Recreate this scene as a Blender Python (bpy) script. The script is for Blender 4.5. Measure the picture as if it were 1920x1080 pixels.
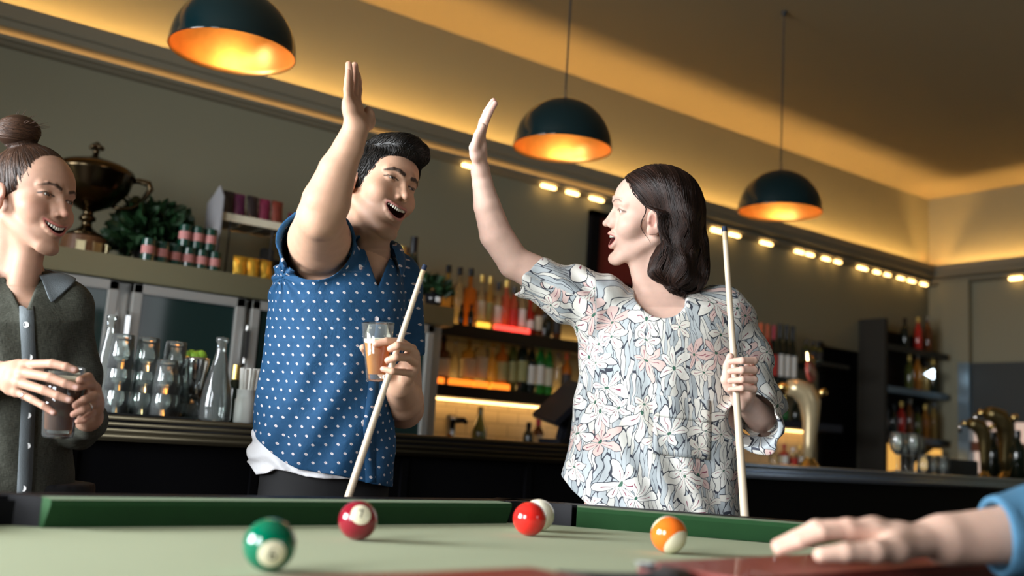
import bpy, bmesh, math, random, time
import numpy as np
from mathutils import Matrix, Vector
random.seed(7); np.random.seed(7)
T0 = time.time()
S = bpy.context.scene
COL = S.collection
for _o in list(bpy.data.objects): bpy.data.objects.remove(_o, do_unlink=True)

# ------------------------------------------------------------------ camera
F = 1867.0; ROLL = math.radians(3.66); PITCH = math.radians(8.8); CZ = 1.02; YAW = math.radians(53.6)
_fh = np.array([math.cos(YAW), math.sin(YAW), 0.0]); _up = np.array([0, 0, 1.0]); _r0 = np.cross(_fh, _up)
FW = _fh*math.cos(PITCH) + _up*math.sin(PITCH); _u0 = np.cross(_r0, FW)
CR = _r0*math.cos(ROLL) + _u0*math.sin(ROLL)
CU = -_r0*math.sin(ROLL) + _u0*math.cos(ROLL)
CC = np.array([0, 0, CZ])
cam_data = bpy.data.cameras.new('camera'); cam = bpy.data.objects.new('camera', cam_data); COL.objects.link(cam)
M = Matrix.Identity(4)
for i in range(3):
    M[i][0] = CR[i]; M[i][1] = CU[i]; M[i][2] = -FW[i]; M[i][3] = CC[i]
cam.matrix_world = M
cam_data.sensor_width = 36; cam_data.lens = F/1920*36; cam_data.clip_start = .02
cam_data.dof.use_dof = True; cam_data.dof.focus_distance = 2.3; cam_data.dof.aperture_fstop = 2.2
S.camera = cam

# ------------------------------------------------------------------ world, light, exposure
S.view_settings.view_transform = 'Standard'; S.view_settings.look = 'None'
S.view_settings.exposure = 0.0; S.view_settings.gamma = 1.0
try: S.view_settings.use_curve_mapping = False
except Exception: pass
W = bpy.data.worlds.new('world'); S.world = W; W.use_nodes = True
W.node_tree.nodes['Background'].inputs[0].default_value = (.75, .85, 1, 1)
W.node_tree.nodes['Background'].inputs[1].default_value = .008
WIN_L, WIN_F = 172.0, 6.0        # daylight through the left and the front windows
def area(name, loc, target, sx, sy, power, col):
    l = bpy.data.lights.new(name, 'AREA'); l.shape = 'RECTANGLE'; l.size = sx; l.size_y = sy; l.energy = power; l.color = col; l.spread = math.radians(115)
    o = bpy.data.objects.new(name, l); COL.objects.link(o); o.location = loc
    o.rotation_euler = (Vector(target)-Vector(loc)).to_track_quat('-Z', 'Y').to_euler(); return o
area('window_and_fill_light', (-2.55, 2.75, 1.85), (1.5, 1.3, 1.25), 1.8, 1.5, WIN_L, (.93, .97, 1))
area('window_and_fill_light', (-2.55, .35, 1.85), (1.7, 1.5, 1.2), 1.2, 1.5, WIN_L*.36, (.93, .97, 1))  # added fill light that brightens the front of the woman in the blouse
area('window_and_fill_light', (2.6, -2.9, 2.0), (2.0, 1.5, 1.2), 1.6, 1.3, WIN_F, (.90, .96, 1))

# ------------------------------------------------------------------ pixel/plane helpers (photo pixel -> point in the place)
def ray(x, y): return FW + CR*(x-960)/F + CU*(540-y)/F
def P(x, y, d): return Vector(CC + ray(x, y)*d)
def onz(x, y, z): r = ray(x, y); return Vector(CC + r*(z-CZ)/r[2])
def onY(x, y, Y): r = ray(x, y); return Vector(CC + r*Y/r[1])
def onX(x, y, X): r = ray(x, y); return Vector(CC + r*X/r[0])

# ------------------------------------------------------------------ materials
MATS = {}
def mat(name, col=(.5, .5, .5), rough=.5, metal=0., trans=0., ior=1.45, emit=None, es=1., coat=0., sss=0., bump=None, var=0., vscale=8., alpha=1., spec=None):
    if name in MATS: return MATS[name]
    m = bpy.data.materials.new(name); m.use_nodes = True; nt = m.node_tree; b = nt.nodes['Principled BSDF']
    b.inputs['Base Color'].default_value = (*col, 1); b.inputs['Roughness'].default_value = rough
    b.inputs['Metallic'].default_value = metal; b.inputs['Transmission Weight'].default_value = trans
    b.inputs['IOR'].default_value = ior; b.inputs['Coat Weight'].default_value = coat
    if spec is not None: b.inputs['Specular IOR Level'].default_value = spec
    if sss: b.inputs['Subsurface Weight'].default_value = sss; b.inputs['Subsurface Radius'].default_value = (.012, .005, .003); b.inputs['Subsurface Scale'].default_value = 1.
    if emit: b.inputs['Emission Color'].default_value = (*emit, 1); b.inputs['Emission Strength'].default_value = es
    if alpha < 1: b.inputs['Alpha'].default_value = alpha
    if var or bump:
        tc = nt.nodes.new('ShaderNodeTexCoord'); nz = nt.nodes.new('ShaderNodeTexNoise'); nz.inputs['Scale'].default_value = vscale; nz.inputs['Detail'].default_value = 5
        nt.links.new(tc.outputs['Object'], nz.inputs['Vector'])
        if var:
            mx = nt.nodes.new('ShaderNodeMixRGB'); mx.blend_type = 'MIX'
            mx.inputs[1].default_value = (*[c*(1-var) for c in col], 1); mx.inputs[2].default_value = (*[min(1, c*(1+var)) for c in col], 1)
            nt.links.new(nz.outputs['Fac'], mx.inputs[0]); nt.links.new(mx.outputs[0], b.inputs['Base Color'])
        if bump:
            n2 = nt.nodes.new('ShaderNodeTexNoise'); n2.inputs['Scale'].default_value = bump[0]; n2.inputs['Detail'].default_value = 3
            nt.links.new(tc.outputs['Object'], n2.inputs['Vector'])
            bp = nt.nodes.new('ShaderNodeBump'); bp.inputs['Strength'].default_value = bump[1]; bp.inputs['Distance'].default_value = bump[2]
            nt.links.new(n2.outputs['Fac'], bp.inputs['Height']); nt.links.new(bp.outputs[0], b.inputs['Normal'])
    MATS[name] = m; return m
def nodes(m): return m.node_tree, m.node_tree.nodes['Principled BSDF']

m_wall = mat('wall_paint', (.21, .195, .13), .7, var=.04, vscale=1.5, bump=(180, .15, .002))
m_wallr = mat('wall_paint_dark', (.24, .22, .15), .7, var=.05, vscale=1.5)
m_dark = mat('dark_bounce_cut', (.03, .027, .027), .8)  # unseen walls are kept dark to cut light bouncing round the room
m_ceil = mat('ceiling_paint', (.22, .178, .105), .8, var=.04, vscale=1.)
m_frieze = mat('frieze_paint', (.52, .44, .30), .75, var=.03, vscale=2.)
m_fascia = mat('fascia_paint', (.20, .175, .12), .7)
m_floor = mat('dark_floorboards', (.05, .035, .025), .4, var=.3, vscale=3.)
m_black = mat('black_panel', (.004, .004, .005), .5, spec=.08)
m_blackg = mat('black_gloss', (.006, .006, .008), .18)
m_steel = mat('brushed_steel', (.34, .31, .19), .38, metal=1., var=.12, vscale=3.)
m_steeld = mat('door_steel', (.50, .50, .48), .42, metal=.8, var=.05)
m_gasket = mat('dark_rubber', (.02, .02, .02), .6)
m_chrome = mat('chrome', (.75, .75, .75), .12, metal=1.)
m_brassedge = mat('ribbed_bar_metal', (.065, .055, .035), .42, metal=.9)
m_zinc = mat('ribbed_zinc', (.42, .50, .60), .24, metal=.9)
def thinglass(name, tint, blend=.16, body=0.):
    m = bpy.data.materials.new(name); m.use_nodes = True; nt = m.node_tree; nt.nodes.clear(); out = nt.nodes.new('ShaderNodeOutputMaterial')
    t = nt.nodes.new('ShaderNodeBsdfTransparent'); t.inputs[0].default_value = (*tint, 1); g = nt.nodes.new('ShaderNodeBsdfGlossy'); g.inputs['Roughness'].default_value = .04; g.inputs[0].default_value = (.95, .97, 1, 1)
    lw = nt.nodes.new('ShaderNodeLayerWeight'); lw.inputs[0].default_value = blend; mx = nt.nodes.new('ShaderNodeMixShader'); nt.links.new(lw.outputs['Fresnel'], mx.inputs[0])
    src = t.outputs[0]
    if body:
        d = nt.nodes.new('ShaderNodeBsdfTranslucent'); d.inputs[0].default_value = (*tint, 1); d2 = nt.nodes.new('ShaderNodeBsdfDiffuse'); d2.inputs[0].default_value = (*tint, 1); md = nt.nodes.new('ShaderNodeMixShader'); md.inputs[0].default_value = .5; nt.links.new(d.outputs[0], md.inputs[1]); nt.links.new(d2.outputs[0], md.inputs[2])
        m2 = nt.nodes.new('ShaderNodeMixShader'); m2.inputs[0].default_value = body; nt.links.new(t.outputs[0], m2.inputs[1]); nt.links.new(md.outputs[0], m2.inputs[2]); src = m2.outputs[0]
    nt.links.new(src, mx.inputs[1]); nt.links.new(g.outputs[0], mx.inputs[2]); nt.links.new(mx.outputs[0], out.inputs[0]); MATS[name] = m; return m
m_glass = thinglass('clear_glass', (.93, .97, .95), .34, .10)
m_dglass = mat('fridge_glass', (.012, .026, .024), .06, spec=.5)
m_copper = mat('copper_leaf', (.80, .38, .10), .38, metal=.85, var=.25, vscale=14.)
m_shade = mat('teal_enamel', (.001, .011, .014), .10, coat=.4)
m_cord = mat('cord_fabric', (.02, .02, .02), .7)
m_led = mat('led_warm', (1, .7, .3), .5, emit=(1, .56, .17), es=92.)
m_bulb = mat('bulb_warm', (1, .8, .5), .5, emit=(1, .72, .38), es=14.)
m_cloth = mat('green_baize', (.37, .41, .26), .95, var=.05, vscale=3., bump=(900, .2, .0006))
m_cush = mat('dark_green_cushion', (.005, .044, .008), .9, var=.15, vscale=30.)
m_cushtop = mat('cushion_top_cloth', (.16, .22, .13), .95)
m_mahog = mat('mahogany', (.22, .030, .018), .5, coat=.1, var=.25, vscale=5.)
m_leather = mat('black_leather', (.005, .005, .007), .5, spec=.2)
m_white = mat('white_plastic', (.8, .8, .8), .5)
m_bronze = mat('dark_bronze', (.08, .058, .032), .2, metal=1., var=.2, vscale=10.)
m_wood = mat('dark_walnut', (.10, .045, .02), .35, var=.3, vscale=6.)
m_leaf = mat('dark_leaf', (.009, .034, .010), .5, var=.5, vscale=12.)
m_tin = mat('green_tin', (.004, .035, .022), .25, coat=.3)
m_pink = mat('pink_label', (.42, .17, .16), .6, var=.25, vscale=60.)
m_card = mat('grey_cardboard', (.20, .20, .21), .8)
m_gold = mat('gold_foil', (.75, .45, .06), .28, metal=.7, var=.3, vscale=25.)
m_cream = mat('cream_label', (.62, .58, .45), .7, var=.12, vscale=40.)
m_tile = mat('tile_wall', (.72, .60, .40), .35)

# ------------------------------------------------------------------ object helpers
def setp(o, label=None, cat=None, group=None, kind=None):
    if label: o['label'] = label
    if cat: o['category'] = cat
    if group: o['group'] = group
    if kind: o['kind'] = kind
    return o
def empty(name, loc, label=None, cat=None, group=None, rotz=0.):
    o = bpy.data.objects.new(name, None); COL.objects.link(o); o.location = loc; o.rotation_euler = (0, 0, rotz)
    o.empty_display_size = .05; return setp(o, label, cat, group)
def link(name, me, m, parent=None, loc=None, smooth=True):
    o = bpy.data.objects.new(name, me); COL.objects.link(o)
    if m is not None:
        for mm in (m if isinstance(m, (list, tuple)) else [m]): me.materials.append(mm)
    if parent is not None: o.parent = parent
    if loc is not None: o.location = loc
    if smooth:
        for p in me.polygons: p.use_smooth = True
    return o
class MB:
    """collects shapes, then becomes ONE mesh object"""
    def __init__(s): s.bm = bmesh.new()
    def box(s, x0, x1, y0, y1, z0, z1, bev=0.):
        r = bmesh.ops.create_cube(s.bm, size=1.)
        for v in r['verts']: v.co = Vector(((x0+x1)/2+v.co.x*(x1-x0), (y0+y1)/2+v.co.y*(y1-y0), (z0+z1)/2+v.co.z*(z1-z0)))
        if bev:
            es = list({e for v in r['verts'] for e in v.link_edges})
            bmesh.ops.bevel(s.bm, geom=es, offset=bev, segments=2, affect='EDGES')
        return s
    def obox(s, c, ax, hx, ay, hy, az, hz, bev=0.):
        r = bmesh.ops.create_cube(s.bm, size=2.)
        for v in r['verts']: v.co = Vector(c)+Vector(ax)*hx*v.co.x+Vector(ay)*hy*v.co.y+Vector(az)*hz*v.co.z
        if bev:
            es = list({e for v in r['verts'] for e in v.link_edges}); bmesh.ops.bevel(s.bm, geom=es, offset=bev, segments=2, affect='EDGES')
        return s
    def lathe(s, prof, seg=24, c=(0, 0, 0), ax=None, close=False):
        c = Vector(c); rot = Vector(ax).to_track_quat('Z', 'Y') if ax is not None else None
        rings = []
        for r, z in prof:
            ring = []
            for k in range(seg):
                a = 2*math.pi*k/seg; v = Vector((r*math.cos(a), r*math.sin(a), z))
                if rot: v = rot @ v
                ring.append(s.bm.verts.new(c+v))
            rings.append(ring)
        for a, b in zip(rings[:-1], rings[1:]):
            for k in range(seg):
                k2 = (k+1) % seg
                s.bm.faces.new((a[k], a[k2], b[k2], b[k]))
        if close: 
            s.bm.faces.new(list(reversed(rings[0]))); s.bm.faces.new(rings[-1])
        return s
    def tube(s, pts, rad, seg=8, cap=True):
        pts = [Vector(p) for p in pts]; n = len(pts)
        rad = rad if isinstance(rad, (list, tuple)) else [rad]*n
        t0 = (pts[1]-pts[0]).normalized(); nrm = t0.orthogonal().normalized(); rings = []
        for i in range(n):
            t = (pts[min(i+1, n-1)]-pts[max(i-1, 0)]).normalized()
            nrm = (nrm - t*nrm.dot(t)).normalized(); b = t.cross(nrm)
            rings.append([s.bm.verts.new(pts[i]+(nrm*math.cos(2*math.pi*k/seg)+b*math.sin(2*math.pi*k/seg))*rad[i]) for k in range(seg)])
        for a, b in zip(rings[:-1], rings[1:]):
            for k in range(seg): s.bm.faces.new((a[k], a[(k+1) % seg], b[(k+1) % seg], b[k]))
        if cap: s.bm.faces.new(list(reversed(rings[0]))); s.bm.faces.new(rings[-1])
        return s
    def sphere(s, c, r, seg=20, rings=12, sc=(1, 1, 1)):
        q = bmesh.ops.create_uvsphere(s.bm, u_segments=seg, v_segments=rings, radius=r)
        for v in q['verts']: v.co = Vector((v.co.x*sc[0], v.co.y*sc[1], v.co.z*sc[2]))+Vector(c)
        return s
    def prism(s, poly, axis_from, axis_vec):
        """poly: list of 3D points; extruded by axis_vec"""
        a = [s.bm.verts.new(Vector(p)+Vector(axis_from)) for p in poly]; b = [s.bm.verts.new(v.co+Vector(axis_vec)) for v in a]
        n = len(a); s.bm.faces.new(a); s.bm.faces.new(list(reversed(b)))
        for k in range(n): s.bm.faces.new((a[k], b[k], b[(k+1) % n], a[(k+1) % n]))
        return s
    def quad(s, *pts): s.bm.faces.new([s.bm.verts.new(p) for p in pts]); return s
    def build(s, name, m, parent=None, loc=None, smooth=False, auto=None):
        bmesh.ops.recalc_face_normals(s.bm, faces=s.bm.faces[:])
        if auto is not None:
            for e in s.bm.edges:
                e.smooth = not (len(e.link_faces) == 2 and e.calc_face_angle(0) > math.radians(auto))
            smooth = True
        me = bpy.data.meshes.new(name); s.bm.to_mesh(me); s.bm.free()
        return link(name, me, m, parent, loc, smooth)
def struct(name, mb, m, **k): return setp(mb.build(name, m, **k), kind='structure')
def dup(root, loc, rotz=None, label=None, group=None):
    r = root.copy(); COL.objects.link(r); r.location = loc
    if rotz is not None: r.rotation_euler = (0, 0, rotz)
    if label: r['label'] = label
    if group: r['group'] = group
    for ch in list(root.children):
        c = ch.copy(); COL.objects.link(c); c.parent = r
        for g in ch.children:
            d = g.copy(); COL.objects.link(d); d.parent = c
    return r

# ================================================================== ROOM
X0, X1, Y0, YW, ZC = -2.7, 8.2, -3.1, 4.85, 3.43
struct('floor', MB().box(X0-.1, X1+.1, Y0-.1, YW+.1, -.1, 0), m_floor)
ZH = ZC
struct('ceiling', MB().box(X0-.1, X1+.1, Y0-.1, YW+.1, ZH, ZH+.1), m_ceil)
wb = MB().box(X0-.1, 6.66, YW, YW+.1, 0, ZH).box(7.24, X1+.1, YW, YW+.1, 0, ZH).box(6.66, 7.24, YW, YW+.1, 1.935, ZH)
struct('wall_back', wb, m_wall)
struct('wall_right', MB().box(X1, X1+.1, Y0-.1, YW, 0, ZH), m_wall)
# left wall with the big daylight window and an added fill window, front wall with a high window
wl = MB().box(X0-.1, X0, Y0-.1, -.3, 0, ZH).box(X0-.1, X0, 1.0, 1.8, 0, ZH).box(X0-.1, X0, 3.8, YW, 0, ZH).box(X0-.1, X0, 1.8, 3.8, 0, .95).box(X0-.1, X0, 1.8, 3.8, 2.55, ZH).box(X0-.1, X0, -.3, 1.0, 0, .95).box(X0-.1, X0, -.3, 1.0, 2.55, ZH)
struct('wall_left', wl, m_dark)
wf = MB().box(X0, 1.75, Y0-.1, Y0, 0, ZH).box(3.45, X1, Y0-.1, Y0, 0, ZH).box(1.75, 3.45, Y0-.1, Y0, 0, 1.3).box(1.75, 3.45, Y0-.1, Y0, 2.7, ZH)
struct('wall_front', wf, m_dark)
def window(name, a, b, c):
    f = MB()
    a, b, c = Vector(a), Vector(b), Vector(c)   # corner, width vector, height vector
    w, h = b.normalized(), c.normalized(); n = w.cross(h)
    def bar(p, q): 
        d = q-p; f.obox((p+q)/2, d.normalized(), d.length/2+.025, n, .03, d.normalized().cross(n), .025)
    bar(a, a+b); bar(a+c, a+b+c); bar(a, a+c); bar(a+b, a+b+c); bar(a+b*.5, a+b*.5+c); bar(a+c*.5, a+b+c*.5)
    o = f.build(name, m_white); setp(o, kind='structure')
window('window_1', (X0-.05, 1.8, .95), (0, 2.0, 0), (0, 0, 1.6))
window('fill_window', (X0-.05, -.3, .95), (0, 1.3, 0), (0, 0, 1.6))  # added window framing the fill light
window('window_2', (1.75, Y0-.05, 1.3), (1.7, 0, 0), (0, 0, 1.4))
# doorway recess
struct('door_1', MB().box(6.66, 7.24, YW+.06, YW+.1, 0, 1.935).box(6.62, 6.66, YW-.02, YW+.02, 0, 1.96).box(7.24, 7.28, YW-.02, YW+.02, 0, 1.96), m_black)
# pilaster in the far corner of the right wall
struct('trim_3', MB().box(X1-.06, X1, 4.45, 4.72, 0, 2.66), m_wall)

# cove: fascia with a light trough above it, crown curve below, along back and right walls
YF = 4.70; XF = 8.05; ZA = 2.785; ZT = 2.66
def cove(name, axis):
    f = MB()
    prof = [(0, ZA), (.02, ZA), (.02, ZA-.02), (.135, ZA-.02), (.135, ZT+.02)]
    # outline in (distance out of wall, z)
    out = [(0, ZA-.10), (.13, ZA-.10), (.13, ZA), (.15, ZA), (.15, ZA-.062), (.143, ZA-.068), (.12, ZA-.071), (.09, ZA-.080), (.06, ZA-.096), (.042, ZA-.112), (.036, ZT+.002), (.066, ZT+.0), (.066, ZT+.008), (.074, ZT+.008), (.074, ZT-.010), (.05, ZT-.014), (.03, ZT-.026), (0, ZT-.030)]
    if axis == 'x': f.prism([(X0, YW-d, z) for d, z in out], (0, 0, 0), (X1-X0, 0, 0))
    else: f.prism([(X1-d, Y0, z) for d, z in out], (0, 0, 0), (0, YW-Y0, 0))
    return struct(name, f, m_fascia)
cove('trim_1', 'x'); cove('trim_2', 'y')
t = MB().box(X0, X1-.05, YW-.10, YW-.07, ZA-.095, ZA-.075).build('light_strip', m_led)
setp(t, 'long warm light strip hidden in the ceiling trough along the bar wall', 'light strip')
t = MB().box(X1-.10, X1-.07, Y0, YW-.05, ZA-.095, ZA-.075).build('light_strip', m_led)
setp(t, 'long warm light strip hidden in the ceiling trough along the right end wall', 'light strip')

t = MB().box(X0, 4.6, YW-.056, YW-.046, ZT+.003, ZT+.009).build('light_strip', mat('dim_led', (1, .7, .3), .5, emit=(1, .55, .18), es=7.))
setp(t, 'dim warm light strip on the ledge under the cornice, left part of the bar wall', 'light strip')
# added glowing blocks under the crown stand in for streaks of light on the bar wall
m_spot = mat('streak_glow', (1, .8, .4), .5, emit=(1, .62, .22), es=9.)
spots = [(1345, 425, 46), (1378, 433, 30), (1438, 447, 34), (1500, 461, 26), (1520, 466, 22), (1550, 473, 24), (1572, 479, 20), (1618, 491, 34), (1645, 498, 20), (1665, 503, 18), (1690, 512, 22), (1710, 518, 26), (1733, 524, 24), (760, 268, 26), (880, 300, 22), (1030, 340, 30), (1075, 352, 26), (1120, 365, 30)]
ORD = ['first', 'second', 'third', 'fourth', 'fifth', 'sixth', 'seventh', 'eighth', 'ninth', 'tenth', 'eleventh', 'twelfth', 'thirteenth', 'fourteenth', 'fifteenth', 'sixteenth', 'seventeenth', 'last']
proto = None
for k, (x, y, w) in enumerate(spots):
    p = onY(x, y, YW-.05); n_ = sorted(q_[0] for q_ in spots).index(x); lab = f'small glowing block for a light streak under the bar wall cornice, {ORD[n_]} from the left in the row'
    if proto is None:
        proto = MB().box(-.055, .055, -.012, .012, -.012, .012, .006).build('cornice_glow_block', m_spot)
        setp(proto, lab, 'lamp', 'row of blocks for light streaks under the cornice'); proto.location = (p.x, YW-.045, ZT-.036)
    else: 
        q = dup(proto, (p.x, YW-.045, ZT-.036), None, lab); q.scale = (w/28, 1, .7)
for Yc in (4.05, 3.75): 
    q = dup(proto, (X1-.045, Yc, ZT-.036), math.pi/2, f'small glowing block for a light streak under the right wall cornice, {"nearest the corner" if Yc > 4 else "farther from the corner"}', 'blocks for light streaks under the right wall cornice')

# ================================================================== BAR
YB = 3.0
b = empty('bar_counter', (1.5, 3.3, 0), 'black bar counter with ribbed dull brass edge, behind the man in blue', 'bar counter')
def bpart(name, mb, m, **k):
    o = mb.build(name, m, **k); o.parent = b; o.matrix_parent_inverse = Matrix.Translation(-b.location); return o
bpart('front_panel', MB().box(.68, 3.05, YB+.06, YB+.10, 0, .95), m_black)
bpart('counter_top', MB().box(.68, 3.05, YB, YB+.62, .985, 1.026, .004), m_blackg)
e = MB()
for i in range(4): e.tube([(.68, YB+.006, 1.018-i*.0175), (3.05, YB+.006, 1.018-i*.0175)], .0085, 8)
e.box(.68, 3.05, YB+.004, YB+.06, .952, 1.024)
bpart('ribbed_edge', e, m_brassedge, auto=40)
bpart('end_panel', MB().box(.655, .68, YB-.01, YB+.62, .0, 1.024), mat('pale_grey_panel', (.23, .25, .28), .6))
for k in range(5):
    bpart('panel_batten', MB().box(.72+k*.55, .745+k*.55, YB+.045, YB+.06, 0, .95), m_black)
b = empty('bar_counter', (5.5, 3.3, 0), 'black bar counter with ribbed blue grey metal edge, right of the floral blouse', 'bar counter')
bpart('front_panel', MB().box(3.06, 8.0, YB+.06, YB+.10, 0, .93), m_black)
bpart('counter_top', MB().box(3.06, 8.0, YB, YB+.62, .96, .995, .004), m_blackg)
e = MB()
for i in range(3): e.tube([(3.06, YB+.006, .987-i*.02), (8.0, YB+.006, .987-i*.02)], .0095, 8)
e.box(3.06, 8.0, YB+.004, YB+.06, .93, .99)
bpart('ribbed_edge', e, m_zinc, auto=40)

# ================================================================== BACK BAR FRIDGES
ZF = 1.655
YD = 4.1
fr = empty('bar_fridge', (1.6, 4.4, 0), 'long steel back bar fridge with framed glass doors behind the bar', 'fridge')
def fpart(name, mb, m, parent=None, **k):
    o = mb.build(name, m, **k); o.parent = parent or fr
    o.matrix_parent_inverse = Matrix.Translation(-fr.location); return o
fpart('cabinet', MB().box(.1, 2.63, YD+.03, YW-.02, .05, ZF-.1), m_steeld)
fpart('top_fascia', MB().box(.05, 2.66, YD-.03, YW-.01, ZF-.095, ZF, .004), m_steel)
doors = [(.48, 1.075), (1.13, 1.60), (1.63, 2.1), (2.15, 2.56)]
for xa, xb in doors:
    f = MB(); z0, z1, w = .35, 1.555, .04
    f.box(xa, xb, YD-.02, YD+.02, z1-w, z1, .004).box(xa, xb, YD-.02, YD+.02, z0, z0+w, .004).box(xa, xa+w, YD-.02, YD+.02, z0, z1, .004).box(xb-w, xb, YD-.02, YD+.02, z0, z1, .004)
    d = fpart('door', f, m_steeld)
    g = fpart('glass_pane', MB().box(xa+w, xb-w, YD-.005, YD+.005, z0+w, z1-w), m_dglass, d); g.matrix_parent_inverse = Matrix.Identity(4)
    d.matrix_parent_inverse = Matrix.Translation(-fr.location)
    h = fpart('hinge', MB().box(xa-.022, xa-.004, YD-.04, YD-.018, 1.3, 1.42).tube([(xa-.013, YD-.03, 1.28), (xa-.013, YD-.03, 1.44)], .006), m_chrome, d); h.matrix_parent_inverse = Matrix.Identity(4)
    h = fpart('handle', MB().tube([(xa-.012, YD-.035, .9), (xa-.012, YD-.035, 1.23)], .009), m_blackg, d); h.matrix_parent_inverse = Matrix.Identity(4)

# ================================================================== SHELVING with tiled splashback
m_shelf = mat('black_shelf', (.006, .005, .005), .3)
nt, bs = nodes(m_tile)
br = nt.nodes.new('ShaderNodeTexBrick'); br.inputs['Scale'].default_value = 1.; br.inputs['Color1'].default_value = (.70, .58, .38, 1); br.inputs['Color2'].default_value = (.74, .62, .42, 1); br.inputs['Mortar'].default_value = (.42, .33, .2, 1)
br.inputs['Mortar Size'].default_value = .003; br.inputs['Brick Width'].default_value = .15; br.inputs['Row Height'].default_value = .075
tc = nt.nodes.new('ShaderNodeTexCoord'); mp = nt.nodes.new('ShaderNodeMapping'); mp.inputs['Rotation'].default_value = (math.pi/2, 0, 0)
nt.links.new(tc.outputs['Object'], mp.inputs[0]); nt.links.new(mp.outputs[0], br.inputs['Vector']); nt.links.new(br.outputs['Color'], bs.inputs['Base Color'])
struct('wall_splashback', MB().box(2.67, 6.5, YW-.012, YW, .95, 1.24), m_tile)
for (za, zb, xa, xb, lab) in ((1.575, 1.645, 2.9, 5.2, 'long black upper bottle shelf on the bar wall'), (1.245, 1.31, 2.9, 5.2, 'long black lower bottle shelf on the bar wall')):
    setp(MB().box(xa, xb, 4.55, YW-.014, za, zb, .003).build('wall_shelf', m_shelf), lab, 'shelf')
setp(MB().box(2.67, 6.5, 4.3, YW-.014, .93, .965, .003).box(2.67, 6.5, 4.34, YW-.014, 0, .93).build('back_counter', mat('pale_counter', (.35, .3, .22), .4)), 'long back counter under the bottle shelves', 'counter')
m_under = mat('under_shelf_led', (1, .7, .3), .5, emit=(1, .58, .2), es=9.)
for zz, wh in ((1.6455, 'upper'), (1.3105, 'lower')):
    setp(MB().box(2.95, 5.2, 4.80, 4.82, zz, zz+.02).build('light_strip', mat('shelf_led', (1, .7, .3), .5, emit=(1, .58, .2), es=13.)), f'thin warm light strip along the wall at the back of the {wh} bottle shelf', 'light strip')
setp(MB().box(2.9, 5.2, 4.77, 4.79, 1.235, 1.243).build('light_strip', m_under), 'warm light strip under the lower bottle shelf lighting the tiles', 'light strip')
setp(MB().box(5.75, 6.5, 4.77, 4.79, 1.235, 1.243).build('light_strip', m_under), 'warm light strip under the shelf left of the dark doorway', 'light strip')
# ================================================================== PENDANT LAMPS
YP = 3.3; ZP = 2.31; RP = .218
pend = empty('pendant_lamp', (0, 0, 0), 'teal dome pendant lamp at upper left, largest and nearest of the three', 'pendant lamp', 'dome pendants over the bar')
prof = [(RP*math.sin(a), RP*1.02*math.cos(a)) for a in [math.pi/2*i/20 for i in range(20, -1, -1)]]
prof[-1] = (.004, prof[-1][1])
o = MB().lathe([(RP-.001, -.004), (RP+.001, -.002)]+prof, 56).build('shade', m_shade, pend, smooth=True)
prof2 = [((RP-.006)*math.sin(a), (RP-.006)*1.0*math.cos(a)) for a in [math.pi/2*i/20 for i in range(20, -1, -1)]]; prof2[-1] = (.003, prof2[-1][1])
MB().lathe([(RP-.001, -.004)]+prof2, 56).build('shade_lining', m_copper, pend, smooth=True)
MB().lathe([(.016, .145), (.018, .20), (.03, .212)], 16).build('socket', m_gasket, pend, smooth=True)
MB().sphere((0, 0, .130), .028, 16, 10).build('bulb', m_bulb, pend, smooth=True)
MB().lathe([(.012, RP*1.02-.002), (.012, RP*1.02+.012), (.007, RP*1.02+.02), (.007, RP*1.02+.045), (.003, RP*1.02+.05)], 12).build('cord_grip', m_chrome, pend, smooth=True)
MB().tube([(0, 0, RP*1.02+.04), (0, 0, ZH-ZP-.02)], .0042, 6).build('cord', m_cord, pend)
MB().lathe([(.003, ZH-ZP-.03), (.012, ZH-ZP-.02), (.014, ZH-ZP)], 16).build('ceiling_rose', m_gasket, pend)
PX = [onY(436, 98, YP).x, onY(1054, 285, YP).x, onY(1462, 400, YP).x]
pend.location = (PX[0], YP, ZP)
dup(pend, (PX[1], YP, ZP), None, 'teal dome pendant lamp hanging between the two raised hands and the woman')
dup(pend, (PX[2], YP, ZP), None, 'teal dome pendant lamp at right, smallest and farthest of the three')
for x in PX:
    l = bpy.data.lights.new('pendant_light', 'POINT'); l.energy = 1.6; l.color = (1, .68, .34); l.shadow_soft_size = .03
    o = bpy.data.objects.new('pendant_light', l); COL.objects.link(o); o.location = (x, YP, ZP+.045)

# ================================================================== POOL TABLE
ZC_T, ZR = .860, .900
A = onz(96, 937, ZR); Bq = onz(960, 944, ZR); C1 = onz(1083, 951, ZR); D1 = onz(1490, 982, ZR); N1 = onz(715, 1080, ZR); N2 = onz(1440, 1046, ZR)
dfar = (Bq-A).normalized(); dr = (D1-C1).normalized()
nfar = Vector((-dfar.y, dfar.x, 0)); nr = Vector((-dr.y, dr.x, 0))     # outward normals (far side, right side)
if nr.x < 0: nr = -nr
dn = (N2-N1).normalized(); nn = Vector((dn.y, -dn.x, 0))
Lfar = A - dfar*1.0
def isect(p, d, q, e):
    c = d.x*e.y-d.y*e.x; t_ = ((q.x-p.x)*e.y-(q.y-p.y)*e.x)/c; return p+d*t_
cfr = isect(A, dfar, C1, dr); cnr = isect(N1, dn, C1, dr); cnl = N1-dn*1.5
dl = (cnl-Lfar).normalized()
tb = empty('pool_table', (.9, 1.25, 0), 'green baize pool table with a mahogany rail in the foreground', 'pool table')
def tpart(name, mb, m, par=None, **k):
    o = mb.build(name, m, **k); o.parent = par or tb; o.matrix_parent_inverse = Matrix.Translation(-tb.location) if par is None else Matrix.Identity(4); return o
def z(v, h): return Vector((v.x, v.y, h))
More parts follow.
